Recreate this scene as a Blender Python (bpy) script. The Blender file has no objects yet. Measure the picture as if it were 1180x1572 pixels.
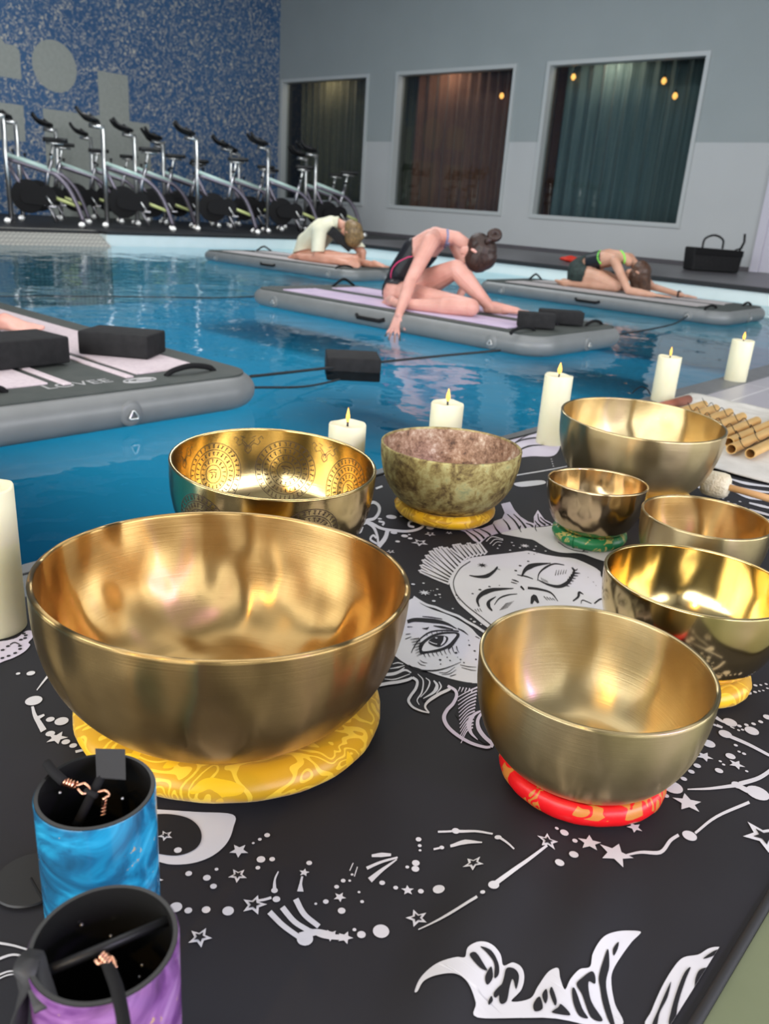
import bpy, bmesh, math, random
from mathutils import Vector, Matrix, geometry, noise
from mathutils.bvhtree import BVHTree
random.seed(7)
PI = math.pi
S = bpy.context.scene
COL = S.collection

# ---------------------------------------------------------------- camera
H = 0.58                                   # eye height above the deck
FPX = 1245.0                               # focal length in pixels of the 1180x1572 frame
F = Vector((-0.6112, 0.7100, -0.3496)).normalized()
R = Vector((0.7403, 0.6690, 0.0662))
R = (R - F * R.dot(F)).normalized()
U = R.cross(F).normalized()
cam_d = bpy.data.cameras.new('camera')
cam = bpy.data.objects.new('camera', cam_d)
COL.objects.link(cam)
cam.matrix_world = Matrix(((R.x, U.x, -F.x, 0), (R.y, U.y, -F.y, 0), (R.z, U.z, -F.z, H), (0, 0, 0, 1)))
cam_d.sensor_fit = 'VERTICAL'
cam_d.sensor_height = 36
cam_d.lens = FPX / 1572 * 36
cam_d.clip_start = 0.02
cam_d.clip_end = 100
cam_d.dof.use_dof = True
cam_d.dof.focus_distance = 0.95
cam_d.dof.aperture_fstop = 9
S.camera = cam
S.view_settings.view_transform = 'Standard'
S.view_settings.look = 'None'
S.view_settings.gamma = 1
S.view_settings.use_curve_mapping = False
S.view_settings.exposure = 0.25
O = Vector((0, 0, H))

def rd(x, y): return F + R * ((x - 590) / FPX) - U * ((y - 786) / FPX)
def P(x, y, z=0.0):
    d = rd(x, y); return O + d * ((z - H) / d.z)
def PY(x, y, Y):
    d = rd(x, y); return O + d * (Y / d.y)

# ---------------------------------------------------------------- world and lights
w = bpy.data.worlds.new('sky'); S.world = w; w.use_nodes = True
bg = w.node_tree.nodes['Background']
bg.inputs[0].default_value = (0.62, 0.74, 0.90, 1); bg.inputs[1].default_value = 0.35

def area(name, loc, aim, sx, sy, power, color=(1, 1, 1)):
    d = bpy.data.lights.new(name, 'AREA'); d.shape = 'RECTANGLE'; d.size = sx; d.size_y = sy
    d.energy = power; d.color = color
    o = bpy.data.objects.new(name, d); COL.objects.link(o); o.location = loc
    o.rotation_euler = (Vector(aim) - Vector(loc)).to_track_quat('-Z', 'Y').to_euler()
    return o
area('daylight_east', (5.85, 3.0, 2.3), (0, 3.0, 2.3), 12.0, 3.4, 700, (0.95, 0.98, 1.0))
area('daylight_south', (-1.5, -5.85, 2.3), (-1.5, 0, 2.3), 11.0, 3.4, 760, (0.97, 0.99, 1.0))
area('pool_fill_near', (-4.0, 2.5, 5.85), (-4.0, 2.5, 0), 9.0, 9.0, 300, (1.0, 0.98, 0.95))  # added soft fill from above to brighten the near pool, not a real fixture
area('pool_fill_far', (-9.5, 8.0, 5.85), (-9.5, 8.0, 0), 6.0, 1.2, 260, (0.92, 0.97, 1.0))  # second overhead fill, added to lift the far end of the hall
def bulb(name, loc, power, color, r=.03):
    d = bpy.data.lights.new(name, 'POINT'); d.energy = power; d.color = color; d.shadow_soft_size = r
    o = bpy.data.objects.new(name, d); COL.objects.link(o); o.location = loc
bulb('warm_spot', (0.5, -2.3, 2.3), 95, (1.0, 0.58, 0.12), .07)
bulb('violet_spot', (2.6, 0.9, 1.6), 60, (0.50, 0.22, 1.0), .07)

# ---------------------------------------------------------------- materials
MATS = {}
def mat(name, color=(.5, .5, .5), rough=.5, metal=0.0, **kw):
    m = bpy.data.materials.new(name); m.use_nodes = True
    b = m.node_tree.nodes['Principled BSDF']
    b.inputs['Base Color'].default_value = (*color, 1)
    b.inputs['Roughness'].default_value = rough
    b.inputs['Metallic'].default_value = metal
    for k, v in kw.items():
        b.inputs[k.replace('_', ' ')].default_value = v if not isinstance(v, tuple) else (*v, 1)
    MATS[name] = m
    return m
class N:
    """small node-graph helper"""
    def __init__(s, m): s.m = m; s.t = m.node_tree; s.b = s.t.nodes.get('Principled BSDF')
    def n(s, kind, **kw):
        o = s.t.nodes.new('ShaderNode' + kind)
        for k, v in kw.items():
            if k in o.inputs: o.inputs[k].default_value = v
            else: setattr(o, k, v)
        return o
    def l(s, a, b): s.t.links.new(a, b)
    def coord(s, scale=(1, 1, 1), which='Object', rot=(0, 0, 0), loc=(0, 0, 0)):
        c = s.n('TexCoord'); mp = s.n('Mapping'); mp.inputs['Scale'].default_value = scale
        mp.inputs['Rotation'].default_value = rot; mp.inputs['Location'].default_value = loc
        s.l(c.outputs[which], mp.inputs[0]); return mp.outputs[0]
    def noise(s, vec, scale, detail=2, dist=0, rough=.5):
        o = s.n('TexNoise'); o.inputs['Scale'].default_value = scale; o.inputs['Detail'].default_value = detail
        o.inputs['Distortion'].default_value = dist; o.inputs['Roughness'].default_value = rough
        s.l(vec, o.inputs['Vector']); return o.outputs['Fac']
    def math(s, op, a, b=None, c=None):
        o = s.n('Math'); o.operation = op
        for i, v in enumerate((a, b, c)):
            if v is None: continue
            if isinstance(v, (int, float)): o.inputs[i].default_value = v
            else: s.l(v, o.inputs[i])
        return o.outputs[0]
    def ramp(s, fac, stops, interp='LINEAR'):
        o = s.n('ValToRGB'); r = o.color_ramp; r.interpolation = interp
        while len(r.elements) < len(stops): r.elements.new(.5)
        for e, (p, c) in zip(r.elements, stops): e.position = p; e.color = (*c, 1)
        s.l(fac, o.inputs[0]); return o.outputs[0]
    def mix(s, fac, a, b):
        o = s.n('Mix'); o.data_type = 'RGBA'
        for i, v in ((0, fac), (6, a), (7, b)):
            if isinstance(v, (int, float)): o.inputs[i].default_value = v
            elif isinstance(v, tuple): o.inputs[i].default_value = (*v, 1)
            else: s.l(v, o.inputs[i])
        return o.outputs[2]
    def bump(s, h, strength=.3, dist=.01, prev=None):
        o = s.n('Bump'); o.inputs['Strength'].default_value = strength; o.inputs['Distance'].default_value = dist
        s.l(h, o.inputs['Height'])
        if prev is not None: s.l(prev, o.inputs['Normal'])
        return o.outputs[0]

def noisy(name, c1, c2, scale, rough=.6, bump=0, bdist=.002, metal=0, **kw):
    m = mat(name, c1, rough, metal, **kw); g = N(m); v = g.coord()
    f = g.noise(v, scale, 4)
    g.l(g.ramp(f, [(.35, c1), (.65, c2)]), g.b.inputs['Base Color'])
    if bump: g.l(g.bump(g.noise(v, scale * 4, 3), bump, bdist), g.b.inputs['Normal'])
    return m

def brass(name, c1, c2, rough, dents, dent_scale, brush, rough_var=.08, dent_dist=.006):
    m = mat(name, c1, rough, 1.0); g = N(m); v = g.coord()
    f = g.noise(v, 9, 5, .6)
    fine = g.noise(g.coord((4, 4, 420)), 2.0, 2)
    g.l(g.mix(g.math('MULTIPLY', fine, .35), g.ramp(f, [(.3, c1), (.7, c2)]), c2), g.b.inputs['Base Color'])
    rr = g.math('ADD', g.math('MULTIPLY', g.noise(v, 14, 4), rough_var * 2), rough - rough_var)
    g.l(rr, g.b.inputs['Roughness'])
    d1 = g.noise(g.coord((1, 1, .45)), dent_scale, 0, 0)
    d2 = g.noise(g.coord((1, 1, .6), loc=(3, 1, 2)), dent_scale * 2.4, 0)
    h = g.math('ADD', d1, g.math('MULTIPLY', d2, .35))
    nb = g.bump(h, dents, dent_dist)
    nb = g.bump(fine, brush, .0012, nb)
    g.l(nb, g.b.inputs['Normal'])
    if brush > .1:                           # brushed round the bowl: highlights stretch up and down
        tg = g.n('Tangent'); tg.direction_type = 'RADIAL'; tg.axis = 'Z'; g.l(tg.outputs[0], g.b.inputs['Tangent'])
        g.b.inputs['Anisotropic'].default_value = .80; g.b.inputs['Anisotropic Rotation'].default_value = .25
    return m
brass('brass_brushed', (.43, .27, .095), (.55, .37, .155), .31, 1.0, 9, .12, dent_dist=.035)
brass('brass_pale', (.50, .38, .19), (.63, .50, .275), .31, .8, 9, .12, dent_dist=.022)
brass('brass_engraved', (.66, .48, .20), (.76, .58, .28), .15, .25, 9, .05, .04)
brass('brass_antique', (.44, .33, .19), (.66, .50, .29), .20, .8, 26, .03, .07, .005)
brass('brass_mirror', (.70, .50, .20), (.76, .60, .30), .13, .45, 10, .0, .03)
brass('brass_pipe', (.74, .45, .15), (.84, .55, .22), .40, .0, 9, .05)
MATS['brass_pipe'].node_tree.nodes['Principled BSDF'].inputs['Metallic'].default_value = .55
mat('engraving_ink', (.055, .035, .02), .5, .3)
mat('copper', (.85, .45, .30), .25, 1.0)
mat('steel', (.74, .74, .72), .36, 1.0)
mat('steel_matte', (.42, .41, .43), .35, 1.0)

m = mat('patina', (.2, .18, .08), .55, .55); g = N(m); v = g.coord()
a = g.noise(v, 22, 8, .8, .65); b_ = g.noise(g.coord(loc=(4, 2, 1)), 70, 6, .3, .7)
c = g.ramp(g.math('ADD', g.math('MULTIPLY', a, .6), g.math('MULTIPLY', b_, .4)),
           [(.34, (.035, .03, .018)), (.43, (.16, .11, .045)), (.50, (.34, .27, .10)), (.57, (.50, .45, .20)), (.68, (.22, .28, .15))])
g.l(c, g.b.inputs['Base Color']); g.l(g.bump(b_, .5, .003), g.b.inputs['Normal'])
m = mat('patina_inside', (.3, .2, .15), .5, .45); g = N(m); v = g.coord()
a = g.noise(v, 26, 8, .6, .7); b_ = g.noise(g.coord(loc=(4, 2, 1)), 90, 6, .3, .8)
c = g.ramp(g.math('ADD', g.math('MULTIPLY', a, .5), g.math('MULTIPLY', b_, .5)),
           [(.38, (.05, .03, .025)), (.47, (.28, .16, .10)), (.54, (.44, .29, .20)), (.62, (.70, .62, .50))])
g.l(c, g.b.inputs['Base Color']); g.l(g.bump(b_, .35, .002), g.b.inputs['Normal'])

def brocade(name, ground, dark, line, scale=26, mode=0):
    m = mat(name, ground, .38, 0); g = N(m); v = g.coord()
    g.b.inputs['Sheen Weight'].default_value = .0 if mode else .15
    f = g.noise(v, scale, 1.0, 1.2)
    fr = g.math('FRACT', g.math('MULTIPLY', f, 8 if mode == 0 else 6))
    ln = g.math('GREATER_THAN', fr, .66 if mode == 0 else .45)
    f2 = g.noise(g.coord(loc=(2, 5, 1)), scale * .8, 1, 1.2)
    patch = g.math('GREATER_THAN', f2, .40 if mode == 0 else .545)
    fine = g.noise(g.coord((1, 1, 1)), 700, 1)
    base = g.mix(g.math('MULTIPLY', patch, .75 if mode == 0 else 0.0), ground, dark)
    on = g.math('MULTIPLY', ln, patch)
    g.l(g.mix(g.math('MULTIPLY', on, .85), base, line), g.b.inputs['Base Color'])
    nb = g.bump(on, .35, .0012); nb = g.bump(fine, .15, .0006, nb)
    g.l(nb, g.b.inputs['Normal']); return m
brocade('brocade_yellow', (.80, .47, .006), (.50, .255, .005), (.86, .56, .035), 17)
brocade('brocade_red', (.66, .006, .010), (.4, .005, .005), (.48, .22, .04), 22, 1)
brocade('brocade_green', (.01, .17, .06), (.01, .08, .03), (.45, .38, .12), 34, 1)

mat('flame', (1, .55, .1), .4, Emission_Color=(1.0, .42, .03), Emission_Strength=2.0)
m = mat('wax', (.74, .71, .50), .45, Subsurface_Weight=.25, Subsurface_Scale=.02)
m.node_tree.nodes['Principled BSDF'].inputs['Subsurface Radius'].default_value = (1, .8, .45)
mat('wick', (.02, .02, .02), .8)
noisy('cloth_black', (.014, .014, .018), (.019, .019, .024), 3, .72, .15, .0008, Specular_IOR_Level=.30)
noisy('print_white', (.56, .56, .60), (.62, .62, .65), 5, .6)
noisy('print_lilac', (.52, .47, .60), (.60, .56, .66), 12, .6)
noisy('print_ink', (.012, .012, .015), (.016, .016, .019), 3, .75, Specular_IOR_Level=.25)
mat('hem', (.016, .016, .018), .7)
noisy('linen', (.54, .52, .47), (.62, .60, .55), 20, .8, .3, .002)
noisy('olive_rubber', (.135, .16, .085), (.155, .18, .10), 8, .5, .1)
noisy('felt', (.62, .56, .40), (.76, .70, .54), 60, .95, .8, .004)
noisy('beech', (.55, .30, .12), (.66, .40, .18), 6, .45)
noisy('redwood', (.20, .06, .03), (.28, .09, .05), 12, .5)
mat('black_plastic', (.010, .010, .011), .42, Specular_IOR_Level=.35)
mat('black_gloss', (.012, .012, .012), .18)
mat('black_cord', (.011, .011, .012), .85, Specular_IOR_Level=.2)
noisy('black_foam', (.011, .011, .012), (.017, .017, .018), 30, .8, .25, .001, Specular_IOR_Level=.3)
mat('flywheel_black', (.006, .006, .007), .6, Specular_IOR_Level=.2)
mat('seat_black', (.02, .02, .02), .55)
mat('tape_dark', (.024, .024, .026), .6)
mat('mint_tube', (.50, .66, .60), .35)
mat('lime_tube', (.62, .68, .28), .4)
mat('violet_grey_tube', (.19, .17, .21), .35, .6)
noisy('board_grey', (.175, .185, .185), (.195, .205, .205), 8, .38)
noisy('board_deck', (.045, .055, .050), (.060, .068, .062), 15, .7, .2, .001)
noisy('pad_pink', (.62, .52, .56), (.70, .60, .63), 60, .85, .4, .002)
noisy('pad_lilac', (.55, .44, .62), (.64, .52, .68), 8, .85, .4, .002)
noisy('pad_grey', (.40, .37, .37), (.46, .43, .43), 60, .85, .4, .002)
mat('logo_grey', (.42, .42, .42), .6)
mat('rope_black', (.012, .014, .016), .7)
def skin(name, c1, c2):
    m = mat(name, c1, .48, Subsurface_Weight=.15, Subsurface_Scale=.01); g = N(m); v = g.coord()
    g.l(g.ramp(g.noise(v, 7, 4), [(.35, c1), (.65, c2)]), g.b.inputs['Base Color']); return m
skin('skin_pink', (.62, .30, .24), (.74, .40, .33))
skin('skin_warm', (.58, .27, .18), (.68, .36, .26))
skin('skin_tan', (.55, .30, .20), (.66, .38, .27))
def hairm(name, c1, c2):
    m = mat(name, c1, .45); g = N(m)
    f = g.noise(g.coord((60, 60, 8)), 2, 3, .5)
    g.l(g.ramp(f, [(.35, c1), (.7, c2)]), g.b.inputs['Base Color']); g.l(g.bump(f, .5, .004), g.b.inputs['Normal'])
hairm('hair_dark', (.018, .009, .007), (.06, .028, .020))
hairm('hair_brown', (.035, .016, .009), (.13, .065, .04))
hairm('hair_blond', (.07, .04, .02), (.42, .28, .12))
mat('swim_black', (.006, .006, .010), .5)
mat('swim_navy', (.004, .008, .014), .5)
mat('swim_pink', (.75, .06, .20), .5)
mat('swim_lilac', (.25, .26, .42), .6)
mat('swim_lime', (.25, .85, .10), .5)
noisy('shorts_green', (.008, .018, .016), (.02, .04, .034), 30, .7)
noisy('shirt_cream', (.72, .70, .52), (.82, .80, .62), 6, .8)
mat('red_cloth', (.65, .04, .02), .6)
noisy('paint_light', (.50, .52, .525), (.515, .535, .54), 1.5, .7)
noisy('paint_dark', (.32, .36, .365), (.335, .375, .38), 1.5, .7)
mat('ceiling_paint', (.16, .17, .17), .8)
mat('frame_white', (.50, .53, .53), .45)
mat('door_white', (.62, .60, .68), .4)
noisy('rubber_floor', (.014, .014, .015), (.020, .020, .022), 20, .6)
noisy('gutter_white', (.74, .82, .80), (.78, .85, .83), 5, .35)
mat('room_dark', (.03, .03, .03), .9)
def curtain(name, c1, c2):
    m = mat(name, c1, .8, Sheen_Weight=.2); g = N(m)
    g.l(g.ramp(g.noise(g.coord((14, 14, .3)), 1.5, 2), [(.35, c1), (.65, c2)]), g.b.inputs['Base Color'])
curtain('curtain_olive', (.11, .105, .06), (.18, .17, .10))
curtain('curtain_brick', (.20, .085, .055), (.30, .14, .09))
curtain('curtain_green', (.12, .14, .09), (.18, .20, .14))
curtain('curtain_teal', (.10, .17, .18), (.20, .29, .30))

def tiles(name, c1, c2, grout, sx, sy, off, rough, mortar=.004):
    m = mat(name, c1, rough); g = N(m)
    b = g.n('TexBrick', offset=0.0); b.inputs['Scale'].default_value = 1
    b.inputs['Color1'].default_value = (*c1, 1); b.inputs['Color2'].default_value = (*c2, 1); b.inputs['Mortar'].default_value = (*grout, 1)
    b.inputs['Mortar Size'].default_value = mortar; b.inputs['Brick Width'].default_value = sx; b.inputs['Row Height'].default_value = sy
    g.l(g.coord(which='Object', loc=off), b.inputs['Vector']); g.l(b.outputs['Color'], g.b.inputs['Base Color'])
    return m
tiles('deck_tile', (.33, .32, .35), (.36, .345, .375), (.55, .54, .55), 1.2, .6, (1.0, .1, 0), .35)
tiles('deck_tile_far', (.10, .095, .105), (.12, .11, .12), (.07, .07, .07), .6, .6, (0, 0, 0), .38)
noisy('coping_stone', (.11, .115, .12), (.14, .145, .15), 12, .4)
tiles('pool_tile', (.16, .58, .74), (.17, .60, .76), (.20, .62, .76), .3, .3, (0, 0, 0), .4)
noisy('pool_floor', (.05, .46, .66), (.06, .50, .70), .6, .5)

# perforated ledge
m = mat('ledge_grip', (.36, .35, .32), .6); g = N(m)
vo = g.n('TexVoronoi'); vo.inputs['Scale'].default_value = 22; vo.inputs['Randomness'].default_value = 0
g.l(g.coord(rot=(0, 0, .78)), vo.inputs['Vector'])
g.l(g.ramp(vo.outputs['Distance'], [(.25, (.52, .49, .43)), (.5, (.28, .28, .26))]), g.b.inputs['Base Color'])
# mosaic wall: random light dashes on blue
m = mat('mosaic_blue', (.05, .12, .35), .45); g = N(m); v = g.coord()
f = g.noise(v, 9.5, 2.0, 1.4, .55)
f1 = g.math('ABSOLUTE', g.math('SUBTRACT', f, .5))
f2 = g.noise(g.coord(loc=(5, 3, 1)), 12, 2, .4)
on = g.math('MULTIPLY', g.math('LESS_THAN', f1, .034), g.math('GREATER_THAN', f2, .43))
tone = g.ramp(g.noise(v, .35, 1), [(.4, (.040, .112, .25)), (.6, (.048, .13, .28))])
cc = g.ramp(g.noise(g.coord(loc=(1, 7, 2)), 16, 1), [(.38, (.14, .19, .30)), (.52, (.62, .58, .50))])
g.l(g.mix(on, tone, cc), g.b.inputs['Base Color'])
noisy('mosaic_grey', (.34, .36, .33), (.38, .40, .37), 14, .5)

def watery(name, tint, ior, rough, bumps, grey=1.0):
    m = bpy.data.materials.new(name); m.use_nodes = True; t = m.node_tree; t.nodes.clear()
    g = N(m); out = g.n('OutputMaterial'); mx = g.n('MixShader'); tr = g.n('BsdfTransparent'); gl = g.n('BsdfGlossy'); fr = g.n('Fresnel')
    tr.inputs[0].default_value = (*tint, 1); gl.inputs['Roughness'].default_value = rough; fr.inputs[0].default_value = ior
    gl.inputs[0].default_value = (grey, grey, grey, 1)
    if bumps:
        a = g.noise(g.coord((1, 1, 1)), 1.3, 3, .3); b = g.noise(g.coord((1, 1, 1)), 6.5, 2, .2)
        nb = g.bump(g.math('ADD', a, g.math('MULTIPLY', b, .22)), 1.0, bumps)
        g.l(nb, gl.inputs['Normal']); g.l(nb, fr.inputs['Normal'])
    fac = fr.outputs[0]
    if not bumps:                            # pane with two faces: reflectance by viewing angle, the same from inside and outside
        lw = g.n('LayerWeight'); lw.inputs['Blend'].default_value = .5
        fac = g.math('ADD', .04, g.math('MULTIPLY', .6, g.math('POWER', lw.outputs['Facing'], 4)))
    g.l(fac, mx.inputs[0]); g.l(tr.outputs[0], mx.inputs[1]); g.l(gl.outputs[0], mx.inputs[2]); g.l(mx.outputs[0], out.inputs[0])
    MATS[name] = m
watery('water', (.50, .86, .95), 1.33, .02, .018)
watery('glass', (.75, .78, .78), 1.5, .01, 0)

def resin(name, stops, flakes):
    m = mat(name, stops[0][1], .22, 0, Coat_Weight=.5); g = N(m)
    f = g.noise(g.coord((1, 1, 1.6)), 14, 4, 2.2)
    col = g.ramp(f, stops)
    fl = g.math('GREATER_THAN', g.noise(g.coord(loc=(3, 3, 3)), 60, 6, .5, .7), .66)
    g.l(g.mix(g.math('MULTIPLY', fl, flakes), col, (.55, .38, .14)), g.b.inputs['Base Color'])
resin('resin_blue', [(.30, (.005, .04, .09)), (.46, (.008, .12, .25)), (.57, (.012, .25, .46)), (.72, (.05, .45, .72))], .9)
resin('resin_purple', [(.30, (.06, .02, .08)), (.45, (.15, .05, .20)), (.58, (.28, .12, .34)), (.74, (.48, .28, .54))], 1.0)
def gem(n): return MATS[n]

# ---------------------------------------------------------------- mesh helpers
def link(name, bm, mats, parent=None, smooth=True, auto=None):
    me = bpy.data.meshes.new(name)
    bm.normal_update(); bm.to_mesh(me); bm.free()
    for q in (mats if isinstance(mats, (list, tuple)) else [mats]): me.materials.append(MATS[q])
    if smooth:
        for p in me.polygons: p.use_smooth = True
        if auto is not None: me.set_sharp_from_angle(angle=math.radians(auto))
    o = bpy.data.objects.new(name, me); COL.objects.link(o)
    if parent: o.parent = parent
    return o
def tag(o, label, cat, group=None, kind=None):
    o['label'] = label; o['category'] = cat
    if group: o['group'] = group
    if kind: o['kind'] = kind
    return o
def struct(o): o['kind'] = 'structure'; return o
def empty(name, loc=(0, 0, 0), rz=0):
    o = bpy.data.objects.new(name, None); COL.objects.link(o); o.location = loc; o.rotation_euler = (0, 0, rz)
    o.empty_display_size = .05; return o
def box(bm, x0, x1, y0, y1, z0, z1, mi=0, mtx=None, bev=0):
    r = bmesh.ops.create_cube(bm, size=1, matrix=Matrix.Translation(((x0+x1)/2, (y0+y1)/2, (z0+z1)/2)) @ Matrix.Diagonal((x1-x0, y1-y0, z1-z0, 1)))
    vs = r['verts']
    fs = {f for v in vs for f in v.link_faces}
    for f in fs: f.material_index = mi
    if bev:
        es = list({e for f in fs for e in f.edges})
        q = bmesh.ops.bevel(bm, geom=es, offset=bev, segments=3, affect='EDGES', profile=.5)
        vs = list({v for f in q['faces'] for v in f.verts} | {v for v in vs if v.is_valid})
        for f in q['faces']: f.material_index = mi
    if mtx: bmesh.ops.transform(bm, matrix=mtx, verts=vs)
    return vs
def tube(bm, pts, rad, n=10, caps=True, mi=0, closed=False):
    pts = [Vector(p) for p in pts]; L = len(pts)
    rs = rad if isinstance(rad, (list, tuple)) else [rad] * L
    rings = []; up = None
    for i, p in enumerate(pts):
        if closed: t = pts[(i+1) % L] - pts[i-1]
        else: t = pts[min(i+1, L-1)] - pts[max(i-1, 0)]
        t.normalize()
        if up is None: up = Vector((0, 0, 1)) if abs(t.z) < .9 else Vector((1, 0, 0))
        a = t.cross(up)
        if a.length < 1e-5: a = t.orthogonal()
        a.normalize(); b = a.cross(t).normalized(); up = b
        rings.append([bm.verts.new(p + (a*math.cos(k*2*PI/n) + b*math.sin(k*2*PI/n)) * rs[i]) for k in range(n)])
    for i in range(L if closed else L-1):
        A, B = rings[i], rings[(i+1) % L]
        for k in range(n):
            f = bm.faces.new((A[k], A[(k+1) % n], B[(k+1) % n], B[k])); f.material_index = mi
    if caps and not closed:
        f = bm.faces.new(rings[0][::-1]); f.material_index = mi
        f = bm.faces.new(rings[-1]); f.material_index = mi
    bmesh.ops.recalc_face_normals(bm, faces=list({f for r_ in rings for v in r_ for f in v.link_faces}))
def lathe(bm, prof, n=64, mi=0, c=(0, 0, 0), wob=None):
    """prof: (r, z) pairs; r == 0 closes with a pole"""
    rings = []
    for r, z in prof:
        if r < 1e-6: rings.append([bm.verts.new((c[0], c[1], c[2]+z))])
        else:
            ring = []
            for k in range(n):
                a = k*2*PI/n; q = (r, z) if wob is None else wob(r, z, a)
                ring.append(bm.verts.new((c[0]+q[0]*math.cos(a), c[1]+q[0]*math.sin(a), c[2]+q[1])))
            rings.append(ring)
    for A, B in zip(rings, rings[1:]):
        for k in range(n):
            k2 = (k+1) % n
            if len(A) == 1 and len(B) == 1: continue
            if len(A) == 1: vs = (A[0], B[k2], B[k])
            elif len(B) == 1: vs = (A[k], A[k2], B[0])
            else: vs = (A[k], A[k2], B[k2], B[k])
            f = bm.faces.new(vs); f.material_index = mi
    return rings
def smooth_path(pts, sub=6, closed=False):
    pts = [Vector(p) for p in pts]; n = len(pts); out = []
    rng = n if closed else n-1
    for i in range(rng):
        p0 = pts[(i-1) % n] if closed or i > 0 else pts[0]*2-pts[1]
        p1 = pts[i]; p2 = pts[(i+1) % n]
        p3 = pts[(i+2) % n] if closed or i+2 < n else pts[-1]*2-pts[-2]
        for k in range(sub):
            t = k/sub
            out.append(.5*((2*p1)+(p2-p0)*t+(2*p0-5*p1+4*p2-p3)*t*t+(3*p1-p0-3*p2+p3)*t**3))
    if not closed: out.append(pts[-1])
    return out

# ================================================================ the setting
WZ = -0.19                                  # water level
XE, YE = -11.25, 10.28                      # far and right rim of the pool
XB, YB = -16.8, 14.5                        # mosaic wall and window wall
def sbox(name, x0, x1, y0, y1, z0, z1, m, bev=0):
    bm = bmesh.new(); box(bm, x0, x1, y0, y1, z0, z1, 0, None, bev); return struct(link(name, bm, m, smooth=False))
sbox('floor', -1.2, 6.0, -6.0, YE, -1.5, 0, 'deck_tile')
sbox('trim_1', -1.215, -1.10, -6.0, YE, -.12, .003, 'coping_stone', .004)
sbox('floor', XE-.2, 6.0, YE, YB, -1.5, 0, 'deck_tile_far')
sbox('floor', XB, XE-.2, -6.0, YB, -1.5, 0, 'rubber_floor')
sbox('pool_floor', XE-.2, -1.2, -6.0, YE, -1.5, -1.0, 'pool_floor')
# far rim: grip ledge on the left, white gutter face on the right
bm = bmesh.new()
prof = [(XE-.36, .003), (XE-.30, .004), (XE+.12, -.19), (XE+.12, -1.3), (XE-.36, -1.3)]
for i in range(len(prof)):
    a, b = prof[i], prof[(i+1) % len(prof)]
    bm.faces.new([bm.verts.new(q) for q in ((a[0], -6, a[1]), (a[0], 6.5, a[1]), (b[0], 6.5, b[1]), (b[0], -6, b[1]))])
bm.faces.new([bm.verts.new((q[0], 6.5, q[1])) for q in prof]); bmesh.ops.recalc_face_normals(bm, faces=bm.faces)
struct(link('pool_ledge', bm, 'ledge_grip', smooth=False))
sbox('trim_2', XE-.2, XE, 6.5, YE, -1.3, -.035, 'gutter_white', .006)
sbox('trim_3', XE-.22, XE+.01, 6.5, YE, -.035, .004, 'rubber_floor', .004)
sbox('trim_4', XE, -1.2, YE-.012, YE+.1, -1.3, -.05, 'gutter_white')
sbox('trim_5', XE, -1.2, YE-.03, YE+.1, -.05, .004, 'rubber_floor', .004)
bm = bmesh.new(); box(bm, XE, -1.2, YE-.42, YE-.012, -.62, -.40, 0); struct(link('pool_step', bm, 'gutter_white', smooth=False))
# water: a closed thin layer is not needed, the basin lies under one wavy sheet
bm = bmesh.new()
bmesh.ops.create_grid(bm, x_segments=40, y_segments=60, size=.5, matrix=Matrix.Translation(((XE+.10-1.21)/2, (YE-6.0)/2, WZ)) @ Matrix.Diagonal((-1.21-XE-.10, YE+6.0, 1, 1)))
wt = link('water', bm, 'water'); wt['kind'] = 'structure'

# mosaic wall with the plain grey shapes set in it (shallow inlaid areas of the same wall)
bm = bmesh.new(); box(bm, XB-.2, XB, -6.0, YB, 0, 6, 0)
def inlay(pts):
    f = bm.faces.new([bm.verts.new((XB+.004, y, z)) for y, z in pts]); f.material_index = 1
    if f.normal.x < 0: f.normal_flip()
    f.normal_update()
inlay([(8.79+.455*math.cos(a*PI/24), 2.74+.455*math.sin(a*PI/24)) for a in range(48)])
inlay([(9.69, 0), (10.86, 0), (10.86, 1.95), (10.38, 1.95), (10.38, 2.81), (9.69, 2.81)])
inlay([(8.48, 0), (9.69, 0), (9.69, 1.97), (8.48, 1.97)])
inlay([(7.1, 1.33), (8.09, 1.33), (8.10, 1.97), (7.1, 1.97)])
inlay([(7.2, 2.41), (8.11, 2.41), (8.11, 2.90), (8.03, 2.97), (7.85, 2.97), (7.78, 3.05), (7.2, 3.05)])
bmesh.ops.recalc_face_normals(bm, faces=[f for f in bm.faces if f.material_index == 0])
for f in bm.faces:
    if f.material_index == 1:
        f.normal_update()
        if f.normal.x < 0: f.normal_flip()
struct(link('wall_left', bm, ['mosaic_blue', 'mosaic_grey'], smooth=False))

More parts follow.
